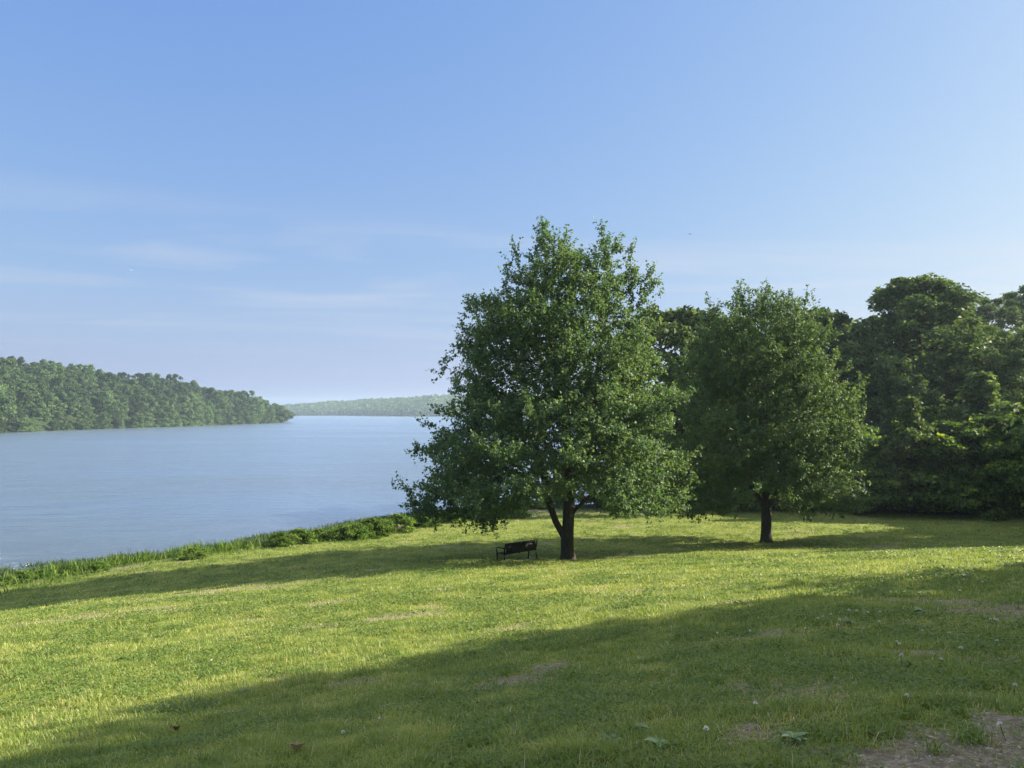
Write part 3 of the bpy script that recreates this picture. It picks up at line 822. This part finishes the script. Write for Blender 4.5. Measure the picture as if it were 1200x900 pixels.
bush(1, 'bush rising behind the right skirt of the round-crowned tree', 1005, 61, 500, .1)
bush(0, 'bush showing between round-crowned trunk and the thicket corner', 960, 62, 520, 1.4)
bush(2, 'low dark bush right behind the trunk of the round-crowned tree', 905, 62, 545, .8, sx=1.2)
bush(1, 'low dark bush left behind the trunk of the round-crowned tree', 850, 62.5, 535, 2.2, sx=1.2)
bush(0, 'bush closing the view midway between the two lawn trunks', 795, 63, 530, .4, sx=1.1)
bush(2, 'bush under the right branches of the forked tree', 745, 64, 548, 1.2, sx=1.2)
bush(0, 'bush seen just right of the forked trunk', 700, 65.5, 545, 2.4)
bush(2, 'farthest shore bush directly behind the forked trunk', 655, 67, 560, 1.7, sx=1.1)
bush(1, 'bush at the extreme right lower corner of the thicket', 1235, 53, 500, 1.0)
bush(0, 'bush low behind the conical yellow-tipped tree', 1085, 63, 478, 3.0)

# trees to the right of the view which throw the foreground shade
SG = 'trees right of the view that shade the lawn'
def shade_tree(kind, name, label, x, y, h, rz, sx=1.0):
    z = height(x, y); s = h / SPEC[kind]['H']
    r = copy_thing(PROTO[kind], (x, y, z), rz, label, SG, (s * sx, s * sx, s)); r.name = name
for k, x, y, h, rz, sx in [('low', 23.5, 9.6, 15.4, .3, 1.05), ('low', 24, 3, 15, 1.0, 1.15), ('low', 16, -1.5, 12, 2.2, 1.2), ('low', 37, 43, 13.5, .4, 1.0), ('dome', 36, 36.5, 12, 2.4, 1.0), ('low', 45, 39, 14, 1.4, 1.0), ('low', 20, -5, 14, 2.0, 1.0), ('low', 27, 18.6, 9.3, 2.5, .85), ('oak', 33, 13, 17, 1.2, 1.0),
                           ('oak', 36, 0, 18, .8, 1.1), ('low', 27, 24.5, 5.6, 1.5, .8), ('dome', 50, 34, 14, .8, 1.1), ('low', 52, 45, 14, 2.8, 1.1), ('dome', 41.5, 47.5, 12, 1.2, 1.0), ('dome', 47, 25, 12, .6, 1.0)]:
    shade_tree(k, 'shade_tree', 'shade tree beyond the right edge of the view', x, y, h, rz, sx)

# ------------------------------------------------------------------ far hills
rngH = np.random.default_rng(77)
HS = [dict(seed=301, H=13, R=6.0, base_h=.6, n_cl=42, per=105, leaf_L=.68, trunk_r=.25, flat=.62, cl_r=(.2, .36)),
      dict(seed=302, H=12, R=6.6, base_h=.3, n_cl=42, per=105, leaf_L=.68, trunk_r=.25, flat=.55, cl_r=(.2, .36)),
      dict(seed=303, H=14.5, R=5.4, base_h=.6, n_cl=42, per=105, leaf_L=.68, trunk_r=.25, flat=.75, cl_r=(.2, .36), shape='col'),
      dict(seed=304, H=10.5, R=6.2, base_h=.2, n_cl=42, per=100, leaf_L=.66, trunk_r=.2, flat=.6, cl_r=(.22, .36), shape='bank')]
cand = []
y = 262.0
while y < 640:
    s = 1.5; row = 0
    while s < 150:
        yy = y + rngH.uniform(-3, 3); ss = s + rngH.uniform(-2, 2) + (0 if row else rngH.uniform(-1, 1))
        xx = float(hill_shore(yy)) - ss
        if xx / yy > -.70 - 0:
            cand.append((math.hypot(xx, yy), xx, yy, ss))
        s += 7.6 + (.03 * s); row += 1
    y += 8.2
cand.sort()
N_IND = 292
hp = []
for i, sp in enumerate(HS):
    tm, cm = clump_tree_meshes(**sp); hp.append((tm, cm))
    tm.materials.append(M_bark); cm.materials.append(M_hill)
for i, (dd, xx, yy, ss) in enumerate(cand[:N_IND]):
    k = rngH.integers(0, 4) if ss > 6 else rngH.choice([1, 3])
    s = rngH.choice([.66, .78, .88, .95, 1.08]) * rngH.uniform(.92, 1.06) * (.75 if ss < 6 else 1)
    root = thing('hillside_tree', 'leafy green tree among the woods covering the hill across the lake', 'tree', (xx, yy, float(height(xx, yy)) - .3), rngH.uniform(0, 6.28), 'trees on the hill across the lake', (s * rngH.uniform(.85, 1.15), s * rngH.uniform(.85, 1.15), s * rngH.uniform(.85, 1.15)))
    link('trunk', hp[k][0], None, root); link('crown', hp[k][1], None, root)

def mass_mesh(items, specs, seed, per_c, leaf):
    """one leaf mesh for many far trees"""
    rng = np.random.default_rng(seed); Ps = []; Ns = []; Ds = []; Ls = []; Ts = []
    for x, y, z, H, R in items:
        n_cl = 9; th = rng.random(n_cl) * 2 * PI; t = rng.random(n_cl)
        C = np.stack([x + R * .62 * np.cos(th) * np.sin(PI * (.2 + .65 * t)), y + R * .62 * np.sin(th) * np.sin(PI * (.2 + .65 * t)), z + H * (.15 + .68 * t)], 1)
        n = n_cl * per_c; I = np.repeat(np.arange(n_cl), per_c)
        d = rand_unit(n, rng); d[:, 2] = np.abs(d[:, 2]) * .9
        P = C[I] + d * (R * .42 * (.6 + .5 * rng.random(n)))[:, None] * np.array([1, 1, .7])
        Ps.append(P); Ns.append(unit(d * .8 + rng.normal(0, .35, (n, 3)) + np.array([0, 0, .4]))); Ds.append(rand_unit(n, rng))
        Ls.append(leaf * (.7 + .6 * rng.random(n))); Ts.append(np.clip(.35 * rng.random(n) + .6 * rng.random(), 0, 1))
    L_ = np.concatenate(Ls)
    return leaf_mesh('foliage', np.concatenate(Ps), np.concatenate(Ns), np.concatenate(Ds), L_, L_ * .9, np.concatenate(Ts))
items = [(x, y, height(x, y), 12.5 * rngH.uniform(.7, 1.05), 6.0) for _, x, y, s in cand[N_IND:]]
if items: tag(link('hill_woods', mass_mesh(items, None, 5, 50, 1.3), M_hill), 'distant woods crowning the hill across the lake', 'woods', kind='stuff')
items = []
for x in np.arange(-760, 160, 10.5):
    for k in range(17):
        xx = x + rngH.uniform(-4, 4); yy = float(far_shore_y(np.array(xx))) + 3 + k * 11 + rngH.uniform(-3, 3)
        items.append((xx, yy, height(xx, yy) - .3, rngH.uniform(8.5, 13), rngH.uniform(5.5, 7.5)))
tag(link('far_shore_woods', mass_mesh(items, None, 6, 9, 3.4), M_hill), 'hazy woods covering the low far shore of the lake', 'woods', kind='stuff')

# ------------------------------------------------------------------ shore plants
def shore_points(n, off_lo, off_hi, rng):
    """points along the waterline, measured inland from z = 0.0"""
    tpar = rng.random(n)
    key = np.array([(-46, 6), (-40, 20), (-32, 31), (-25.6, 38), (-20.6, 41.5), (-15.0, 48), (-10.2, 55), (-4, 62.5), (3, 66.5)])
    seg = np.linalg.norm(np.diff(key, axis=0), axis=1); cs = np.concatenate([[0], np.cumsum(seg)])
    s = tpar * cs[-1]
    x = np.interp(s, cs, key[:, 0]); y = np.interp(s, cs, key[:, 1])
    tx = np.interp(s + .5, cs, key[:, 0]) - np.interp(s - .5, cs, key[:, 0]); ty = np.interp(s + .5, cs, key[:, 1]) - np.interp(s - .5, cs, key[:, 1])
    l = np.hypot(tx, ty) + 1e-9; nx, ny = ty / l, -tx / l     # inland side
    o = rng.uniform(off_lo, off_hi, n)
    return x + nx * o, y + ny * o

def blades(x, y, Lr, W, rng, lean=.35, tint=(0, 1)):
    n = len(x); z = height(x, y)
    P = np.stack([x, y, np.maximum(z, -.15)], 1)
    D = unit(np.stack([rng.normal(0, lean, n), rng.normal(0, lean, n), np.ones(n)], 1))
    N = unit(np.cross(D, rand_unit(n, rng)))
    return P, N, D, Lr, W, rng.uniform(*tint, n)
rs = np.random.default_rng(9)
x, y = shore_points(110000, -2.4, 2.2, rs)
cl = fbm(x * .6, y * .6, 13); k = rs.random(len(x)) < smooth(.3, .6, cl); x, y = x[k], y[k]
zz = height(x, y); k = (zz < .42) & (zz > -.5); x, y = x[k], y[k]
L_ = (.30 + .5 * rs.random(len(x))) * (.4 + 1.1 * fbm(x * .7, y * .7, 15)) * .66
tag(link('reeds', leaf_mesh('reeds', *blades(x, y, L_, .045, rs, .38, (0, .9)), fold=.1), M_reed), 'dull green reeds standing in the shallow water along the shore', 'reeds', kind='stuff')
# rough grass between lawn and reeds
n = 150000
yy = rs.uniform(8, 66, n); xx = rs.uniform(-46, 14, n)
e = lawn_edge(xx, yy); zz = height(xx, yy)
cover = fbm(xx * .45, yy * .45, 19)
k = (e < .4) & (zz > .05) & (rs.random(n) < smooth(.28, .5, cover) + .15) & (rs.random(n) > dirt_at(xx, yy) * 1.05)
xx, yy, cover, e = xx[k], yy[k], cover[k], e[k]
L_ = (.2 + .42 * rs.random(len(xx))) * (.3 + 1.5 * cover) * np.clip(.45 - e * .35, .45, 1.1)
tag(link('rough_grass', leaf_mesh('rough_grass', *blades(xx, yy, L_, .04, rs, .45), fold=.1), M_weed), 'tall bright weeds and rough grass between lawn and lake', 'weeds', kind='stuff')

SB = [dict(seed=401, H=1.5, R=1.35, base_h=.1, n_cl=46, per=100, leaf_L=.12, trunk_r=.03, stems=3, flat=.75, cl_r=(.16, .36), shape='bank', tshift=-.05),
      dict(seed=402, H=1.1, R=1.1, base_h=.05, n_cl=30, per=120, leaf_L=.11, trunk_r=.03, stems=3, flat=.6, cl_r=(.22, .38), shape='bank', tshift=.05)]
sbp = [None, None]
def shore_bush(k, label, px, py, h, sx=1.0, rz=0):
    p = ground_at(px, py); h *= .74; s = h / SB[k]['H']; sc = (s * sx, s * sx, s)
    loc = (p[0], p[1], p[2] - .05)
    if sbp[k] is None:
        sbp[k] = make_tree('shore_bush', label, M_weed, loc, 'bushes along the lake shore', rz, sc, 'bush', **SB[k]); return
    copy_thing(sbp[k], loc, rz, label, 'bushes along the lake shore', sc)
shore_bush(0, 'small rounded bush at the lake edge left of the larger shore bushes', 330, 640, 1.15, 1.0)
shore_bush(1, 'pale bush beside the small rounded shore bush', 352, 637, 1.2, 1.2, 1)
shore_bush(1, 'sunlit spreading shore bush at the start of the bush row', 378, 633, 1.0, 1.3, 2)
shore_bush(0, 'dense green shore bush, widest of the row by the water', 412, 632, 1.35, 1.4, .5)
shore_bush(0, 'dense shore bush next in the row towards the forked tree', 440, 628, 1.6, 1.2, 1.5)
shore_bush(1, 'bright shore bush between the dense ones and the hanging branches', 466, 622, 1.5, 1.3, .6)
shore_bush(0, 'shore bush below the leftmost hanging branches', 496, 616, 1.3, 1.4, 2.6)
shore_bush(1, 'shore bush seen under the branches left of the bench', 530, 611, 1.3, 1.4, .2)
shore_bush(0, 'shore bush seen under the branches above the bench', 566, 608, 1.2, 1.4, .9)
shore_bush(1, 'shore bush left of the forked trunk', 605, 606, 1.1, 1.5, 1.9)
shore_bush(1, 'low pale weed bush on the shore at the left photo edge', 28, 681, .75, 1.3, .9)
shore_bush(0, 'dark low weed bush near the left photo edge', 52, 676, .6, 1.2, .3)
shore_bush(0, 'dark tuft of shore weeds left of the bare sandy patches', 120, 668, .7, 1.2, 2.2)
shore_bush(1, 'bright tuft of shore weeds between the two bare patches', 232, 653, .75, 1.5, 2.2)
shore_bush(1, 'bright tuft of shore weeds right of the bare patches', 345, 637, .9, 1.5, 1.2)

# ------------------------------------------------------------------ bench
M_metal2 = M_metal
def build_bench():
    bx, by, _ = at_depth(606, 32.2)
    zb = min(height(bx + a, by + b) for a in (-.6, .6) for b in (-.6, .6)) + .045
    rz = math.radians(40)
    root = thing('park_bench', 'black metal park bench seen from behind, facing the lake', 'bench', (bx, by, zb), rz)
    W = 1.72
    # local axes: x along the bench, +y towards the lake (front)
    bk = MB()
    tilt = math.radians(13)
    R = np.array([[1, 0, 0], [0, math.cos(tilt), math.sin(tilt)], [0, -math.sin(tilt), math.cos(tilt)]])
    for i in range(30):                                  # vertical straps of the back
        x = -W / 2 + .07 + i * (W - .14) / 29
        bk.box((x, -.235, .655), (.05, .007, .40), R, .2)
    bk.tube([(-W / 2, -.285, .86), (W / 2, -.285, .86)], .021, 10)
    bk.tube([(-W / 2, -.19, .465), (W / 2, -.19, .465)], .016, 8)
    link('backrest', bk.mesh('backrest', False), M_metal, root)
    st = MB()
    for i in range(30):
        x = -W / 2 + .07 + i * (W - .14) / 29
        st.box((x, .03, .435), (.04, .42, .007), None, .2)
    st.tube([(-W / 2, .25, .43), (W / 2, .25, .43)], .018, 8); st.tube([(-W / 2, -.18, .43), (W / 2, -.18, .43)], .016, 8)
    link('seat', st.mesh('seat', False), M_metal, root)
    for x in (-W / 2, W / 2):
        f = MB(); f.tube([(x, .30, .0), (x, .275, .10), (x, .25, .25), (x, .262, .43)], [.034, .03, .028, .03], 10); f.box((x, .30, .008), (.07, .11, .016))
        link('leg', f.mesh('leg', True), M_metal, root)
        f = MB(); f.tube([(x, -.33, .0), (x, -.27, .12), (x, -.215, .28), (x, -.19, .44), (x, -.235, .65), (x, -.287, .87)], [.034, .03, .028, .03, .028, .026], 10); f.box((x, -.33, .008), (.07, .11, .016))
        link('leg', f.mesh('leg', True), M_metal, root)
        f = MB(); f.tube([(x, -.235, .655), (x, -.12, .675), (x, .08, .67), (x, .24, .66), (x, .305, .62), (x, .31, .56), (x, .275, .50), (x, .262, .42)], .027, 10)
        f.tube([(x, -.19, .44), (x, .262, .43)], .018, 8)
        link('armrest', f.mesh('armrest', True), M_metal, root)
    f = MB(); f.box((0, .03, .405), (.04, .42, .035)); f.tube([(0, -.18, .42), (0, -.235, .65), (0, -.285, .86)], .014, 8)
    link('centre_brace', f.mesh('centre_brace'), M_metal, root)
    p = MB(); p.box((0, 0, -.06), (W + .5, 1.15, .12), None, .1)
    pad = link('concrete_pad', p.mesh('concrete_pad'), M_conc, None, (bx, by, zb)); pad.rotation_euler = (0, 0, rz)
    tag(pad, kind='structure')
build_bench()

# ------------------------------------------------------------------ small things on the lawn
def flower_mesh(seed):
    rng = np.random.default_rng(seed); n = 60
    d = rand_unit(n, rng); d[:, 2] = np.abs(d[:, 2]) * 1.1 - .25; d = unit(d)
    P = d * .005 + np.array([0, 0, .0])
    return leaf_mesh('flower_head', P, rand_unit(n, rng), d, .007, .0045, rng.random(n))
fm = flower_mesh(1); fm.materials.append(M_petal)
stem = MB(); stem.tube([(0, 0, -.07), (.002, 0, -.03), (0, 0, 0)], .0011, 5)
sm = stem.mesh('stem', True); sm.materials.append(M_weed)
FL = [(1097, 781), (1049, 762), (1046, 758), (1107, 748), (1163, 736), (1155, 731), (876, 746), (881, 833), (1056, 827), (1182, 815), (991, 723), (1000, 722), (978, 741), (970, 726), (961, 727), (1013, 723), (1027, 722), (1160, 732),
      (1098, 711), (1075, 702), (1125, 683), (1130, 675), (1120, 699), (1178, 683), (955, 731), (1007, 742), (940, 741), (1051, 779), (1163, 860), (405, 866), (580, 689), (1076, 745), (1120, 770), (980, 734), (1147, 688), (1085, 700), (1162, 757), (1026, 735), (838, 747), (824, 869), (447, 847), (252, 778)]
for i, (px, py) in enumerate(FL):
    p = ground_at(px, py)
    s = random.uniform(.9, 1.35) * (1 + .03 * p[1])
    r = thing('clover_flower', 'white clover flower head standing in the lawn', 'flower', (p[0], p[1], p[2] + .062 * s), random.random() * 6, 'white clover flowers in the lawn', s)
    r.rotation_euler = (random.uniform(-.3, .3), random.uniform(-.3, .3), random.random() * 6)
    link('flower_head', fm, None, r); link('stem', sm, None, r)

def weed_mesh(seed, n=9, L=.11, W=.05):
    rng = np.random.default_rng(seed); mb_V = []; Q = []; ti = []
    for k in range(n):
        a = k * 2.4 + rng.uniform(-.2, .2); l = L * rng.uniform(.7, 1.15); w = W * rng.uniform(.8, 1.15); rise = rng.uniform(.25, .8)
        b = len(mb_V); t0 = rng.random()
        for i in range(7):
            t = i / 6; r = l * t; z = .01 + rise * l * (t - .62 * t * t); ww = w * .5 * (math.sin(PI * min(1, .08 + t ** .8 * .92)) ** .8 + (.12 if t < .2 else 0)) 
            for sgn, dz in ((-1, .012), (0, 0), (1, .012)):
                mb_V.append((r * math.cos(a) - sgn * ww * math.sin(a), r * math.sin(a) + sgn * ww * math.cos(a), z + dz * (ww / .03)))
                ti.append(t0)
        for i in range(6):
            for j in range(2):
                q = b + i * 3 + j; Q.append((q, q + 1, q + 4, q + 3))
    me = np_mesh('broadleaf_weed', np.array(mb_V), [np.array(Q)], True); fattr(me, 'tint', np.array(ti)); me.materials.append(M_broad)
    return me
wm = [weed_mesh(1), weed_mesh(2, 7, .09, .055)]
for i, (px, py, s, lab) in enumerate([(924, 866, .75, 'broad pale leaves of a weed near the bottom edge, left of the bare soil'), (770, 872, .85, 'broad-leaved weed at the bottom centre-right of the lawn'), (716, 868, .7, 'small broad-leaved weed left of the bottom centre-right weed'),
                                      (748, 851, .6, 'narrow broad-leaved weed above the pair at the bottom of the lawn'), (1128, 676, 1.2, 'pale weed rosette high on the lawn near the right photo edge'), (1074, 717, 1.2, 'weed rosette left of the bare patch by the right photo edge'), (990, 730, 1.0, 'weed rosette among the cluster of clover flowers'), (291, 808, 1.0, 'bright weed tuft in the sunny lawn, lower left')]):
    p = ground_at(px, py)
    o = link('broadleaf_weed', wm[i % 2], None, None, (p[0], p[1], p[2] + .012)); o.scale = (s,) * 3; o.rotation_euler = (0, 0, i * 1.3)
    tag(o, lab, 'weed', 'broad-leaved weeds in the lawn')

def dry_leaf(seed, L=.10):
    rng = np.random.default_rng(seed); n = 11; V = []; Q = []
    for i in range(n):
        t = i / (n - 1)
        w = L * .42 * math.sin(PI * (.04 + .94 * t)) * (1 + .45 * math.sin(t * 17 + seed))
        for s in (-1, -.5, 0, .5, 1):
            V.append((L * (t - .5), s * w, .018 + .22 * L * math.sin(t * 5 + seed) + abs(s) ** 1.5 * w * .7 + rng.uniform(-.001, .001)))
    for i in range(n - 1):
        for j in range(4): q = i * 5 + j; Q.append((q, q + 1, q + 6, q + 5))
    me = np_mesh('fallen_leaf', np.array(V), [np.array(Q)], True); fattr(me, 'tint', np.full(len(V), .4 + .4 * rng.random())); me.materials.append(M_dry)
    return me
for px, py, lab, sd in [(210, 856, 'curled tan fallen leaf in the shade edge, lower left lawn', 1), (351, 879, 'darker brown fallen leaf lying at the bottom left of the lawn', 2)]:
    p = ground_at(px, py); o = link('fallen_leaf', dry_leaf(sd), None, None, (p[0], p[1], p[2] + .035)); o.rotation_euler = (.2, .1, sd * 1.2); tag(o, lab, 'leaf')

# gravel in the bare soil patches at the lower right
rg = np.random.default_rng(3); V0 = np.array([(1, 0, 0), (0, 1, 0), (-1, 0, 0), (0, -1, 0), (0, 0, .8), (.7, .7, .35), (-.7, .7, .3), (-.7, -.7, .4), (.7, -.7, .3)], float)
T0 = np.array([(0, 5, 4), (5, 1, 4), (1, 6, 4), (6, 2, 4), (2, 7, 4), (7, 3, 4), (3, 8, 4), (8, 0, 4)])
Vg = []; Tg = []
n = 0
for _ in range(2600):
    c = PATCH[rg.choice([0, 1, 2, 3, 4])]
    x = c[0] + rg.normal(0, c[2] * .7); y = c[1] + rg.normal(0, c[3] * .7)
    if dirt_at(np.array([x]), np.array([y]))[0] < .4: continue
    s = rg.lognormal(-5.4, .45); a = rg.random() * 6.28
    P = V0 * np.array([s * rg.uniform(.7, 1.3), s * rg.uniform(.7, 1.3), s * rg.uniform(.4, .9)]) * rg.uniform(.85, 1.15, (9, 1))
    P = np.stack([P[:, 0] * math.cos(a) - P[:, 1] * math.sin(a), P[:, 0] * math.sin(a) + P[:, 1] * math.cos(a), P[:, 2]], 1) + np.array([x, y, height(x, y)])
    Vg.append(P); Tg.append(T0 + n); n += 9
tag(link('gravel', np_mesh('gravel', np.concatenate(Vg), [np.concatenate(Tg)], True), M_gravel), 'small grey stones in the bare soil at the lower right', 'gravel', kind='stuff')

# ------------------------------------------------------------------ birds
def bird(name, label, px, py, d, span, mat, roll, head):
    mb = MB()
    mb.tube([(0, -.22, 0), (0, -.12, .01), (0, .02, .015), (0, .14, .01), (0, .2, .012), (0, .25, .0)], [.012, .03, .05, .035, .028, .006], 10)
    body = mb
    V = []; Q = []
    for sgn in (-1, 1):
        b = len(V)
        for t, c, sw, z in [(0, .11, 0, .02), (.25, .12, .03, .09), (.5, .10, .02, .12), (.75, .065, -.04, .10), (1, .012, -.12, .05)]:
            for yy in (1, 0): V.append((sgn * t * .5 * 1.0, sw + (c * .5 if yy else -c * .5), z + .006)); V.append((sgn * t * .5, sw + (c * .5 if yy else -c * .5), z - .006))
        for i in range(4):
            o = b + i * 4
            Q += [(o, o + 2, o + 6, o + 4), (o + 1, o + 5, o + 7, o + 3), (o, o + 4, o + 5, o + 1), (o + 2, o + 3, o + 7, o + 6)]
    body.add(V, Q)
    tv = [(-.02, -.18, .008), (.02, -.18, .008), (.06, -.33, .006), (-.06, -.33, .006), (-.02, -.18, -.002), (.02, -.18, -.002), (.06, -.33, 0), (-.06, -.33, 0)]
    body.add(tv, [(0, 1, 2, 3), (7, 6, 5, 4), (0, 3, 7, 4), (1, 5, 6, 2), (3, 2, 6, 7)])
    o = link(name, body.mesh(name, True), mat, None, ((px - 600) / F * d, d, EYE - (py - HOR) / F * d))
    o.scale = (span,) * 3; o.rotation_euler = (.15, roll, head); tag(o, label, 'bird', 'birds over the lake')
bird('bird', 'small dark bird gliding in the sky above the wood', 810, 273, 75, .52, M_bird, -.35, 1.0)
bird('bird', 'white bird flying in the sky over the lake', 151, 316, 160, .95, M_gull, .1, .9)
bird('bird', 'tiny far bird right of the white one over the lake', 220, 308, 260, .9, M_bird, .1, 1.2)

# ------------------------------------------------------------------ air
SUN_EL, SUN_AZ = 29.0, 78.0         # azimuth measured from the view direction towards the right
def build_haze():
    mb = MB()
    V = [(sx * 4300, sy * 4300, z) for z in (-6.0, 75.0) for sx, sy in ((-1, -1), (1, -1), (1, 1), (-1, 1))]
    Q = [(3, 2, 1, 0), (4, 5, 6, 7), (0, 1, 5, 4), (1, 2, 6, 5), (2, 3, 7, 6), (3, 0, 4, 7)]
    m, nt, out = new_mat('pale_air')
    pv = N_(nt, 'ShaderNodeVolumePrincipled'); pv.inputs['Color'].default_value = (.70, .86, 1, 1); pv.inputs['Density'].default_value = HAZE; pv.inputs['Anisotropy'].default_value = .4
    nt.links.new(pv.outputs[0], out.inputs['Volume'])
    o = link('haze', np_mesh('haze', np.array(V, float), [np.array(Q)]), m)
    tag(o, 'pale morning haze over the lake', 'haze', kind='stuff')
HAZE = .00023
SKYG = ((.80, .585), (.64, .905), (.24, 2.45))
build_haze()

# ------------------------------------------------------------------ light, sky, camera
sc = bpy.context.scene
w = bpy.data.worlds.new('World'); sc.world = w; w.use_nodes = True
nt = w.node_tree; nt.nodes.clear(); L = nt.links.new
sky = nt.nodes.new('ShaderNodeTexSky'); sky.sky_type = 'NISHITA'; sky.sun_disc = False
sky.sun_elevation = math.radians(SUN_EL); sky.sun_rotation = math.radians(SUN_AZ)
sky.altitude = 0; sky.air_density = 1.6; sky.dust_density = 2.0; sky.ozone_density = 2.0
bg = nt.nodes.new('ShaderNodeBackground'); bg.inputs['Strength'].default_value = .068
# thin cirrus wisps high in the sky
tc = nt.nodes.new('ShaderNodeTexCoord'); sp = nt.nodes.new('ShaderNodeSeparateXYZ'); L(tc.outputs['Generated'], sp.inputs[0])
def mth(op, a, b=None):
    n = nt.nodes.new('ShaderNodeMath'); n.operation = op
    for i, v in enumerate((a, b)):
        if v is None: continue
        if isinstance(v, (int, float)): n.inputs[i].default_value = v
        else: L(v, n.inputs[i])
    return n.outputs[0]
zc = mth('MAXIMUM', sp.outputs['Z'], .03)
cb = nt.nodes.new('ShaderNodeCombineXYZ'); L(mth('DIVIDE', sp.outputs['X'], zc), cb.inputs[0]); L(mth('DIVIDE', sp.outputs['Y'], zc), cb.inputs[1])
mp = nt.nodes.new('ShaderNodeMapping'); mp.inputs['Scale'].default_value = (.42, .9, 1); mp.inputs['Rotation'].default_value = (0, 0, .25); mp.inputs['Location'].default_value = (3.1, 1.4, 0); L(cb.outputs[0], mp.inputs[0])
no = nt.nodes.new('ShaderNodeTexNoise'); no.inputs['Scale'].default_value = .8; no.inputs['Detail'].default_value = 7; no.inputs['Distortion'].default_value = .6; L(mp.outputs[0], no.inputs['Vector'])
mr = nt.nodes.new('ShaderNodeMapRange'); mr.inputs['From Min'].default_value = .47; mr.inputs['From Max'].default_value = .78; mr.inputs['To Max'].default_value = .62; L(no.outputs['Fac'], mr.inputs['Value'])
mr2 = nt.nodes.new('ShaderNodeMapRange'); mr2.inputs['From Min'].default_value = .06; mr2.inputs['From Max'].default_value = .16; L(sp.outputs['Z'], mr2.inputs['Value'])
mr3 = nt.nodes.new('ShaderNodeMapRange'); mr3.inputs['From Min'].default_value = .26; mr3.inputs['From Max'].default_value = .19; L(sp.outputs['Z'], mr3.inputs['Value'])
fac = mth('MULTIPLY', mth('MULTIPLY', mr.outputs[0], mr2.outputs[0]), mr3.outputs[0])
# a power curve per channel flattens the sky's range between zenith and horizon
ss = nt.nodes.new('ShaderNodeSeparateColor'); L(sky.outputs[0], ss.inputs[0]); cc = nt.nodes.new('ShaderNodeCombineColor')
for i, (g_, k_) in enumerate(SKYG): L(mth('MULTIPLY', mth('POWER', ss.outputs[i], g_), k_), cc.inputs[i])
mx = nt.nodes.new('ShaderNodeMix'); mx.data_type = 'RGBA'; L(fac, mx.inputs[0]); L(cc.outputs[0], mx.inputs[6]); mx.inputs[7].default_value = (3.1, 3.2, 3.5, 1)
v1 = nt.nodes.new('ShaderNodeMapRange'); v1.interpolation_type = 'SMOOTHSTEP'; v1.inputs['From Min'].default_value = .52; v1.inputs['From Max'].default_value = .72; L(sp.outputs['Z'], v1.inputs['Value'])  # added bright cloud veil overhead, out of view, to lift the foreground shade
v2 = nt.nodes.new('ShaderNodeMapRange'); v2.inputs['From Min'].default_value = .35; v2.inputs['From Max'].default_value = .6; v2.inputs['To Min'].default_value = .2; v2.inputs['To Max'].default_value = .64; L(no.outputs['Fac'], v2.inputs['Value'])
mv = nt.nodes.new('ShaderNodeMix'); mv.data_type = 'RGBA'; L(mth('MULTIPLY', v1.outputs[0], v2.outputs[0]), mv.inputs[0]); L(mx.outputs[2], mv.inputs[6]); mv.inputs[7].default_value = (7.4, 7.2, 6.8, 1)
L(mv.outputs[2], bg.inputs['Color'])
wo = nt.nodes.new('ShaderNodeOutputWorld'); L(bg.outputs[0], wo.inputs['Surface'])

sl = bpy.data.lights.new('sun', 'SUN'); sl.energy = 4.2; sl.angle = math.radians(.5); sl.color = (1, .90, .74)
so = bpy.data.objects.new('sun', sl); COL.objects.link(so)
from mathutils import Vector
e, a = math.radians(SUN_EL), math.radians(SUN_AZ)
sd = Vector((math.sin(a) * math.cos(e), math.cos(a) * math.cos(e), math.sin(e)))
so.rotation_euler = sd.to_track_quat('Z', 'Y').to_euler(); so.location = sd * 60 + Vector((0, 30, 0))

cam = bpy.data.cameras.new('camera'); co = bpy.data.objects.new('camera', cam); COL.objects.link(co)
cam.sensor_width = 36; cam.lens = 36 * F / 1200; cam.clip_start = .1; cam.clip_end = 12000
co.location = (0, 0, EYE); co.rotation_euler = (PI / 2 + math.atan((HOR - 450) / F), 0, 0)
sc.camera = co

sc.render.engine = 'CYCLES'
c = sc.cycles
c.use_denoising = True
try: c.denoiser = 'OPENIMAGEDENOISE'; c.denoising_input_passes = 'RGB_ALBEDO_NORMAL'; c.denoising_prefilter = 'ACCURATE'
except Exception: pass
c.max_bounces = 6; c.diffuse_bounces = 4; c.glossy_bounces = 2; c.transmission_bounces = 4; c.volume_bounces = 1; c.transparent_max_bounces = 4
c.sample_clamp_indirect = 6
c.use_adaptive_sampling = False
vs = sc.view_settings
sc.display_settings.display_device = 'sRGB'; vs.view_transform = 'Standard'; vs.look = 'None'; vs.exposure = 1.75; vs.gamma = 1; vs.use_curve_mapping = False
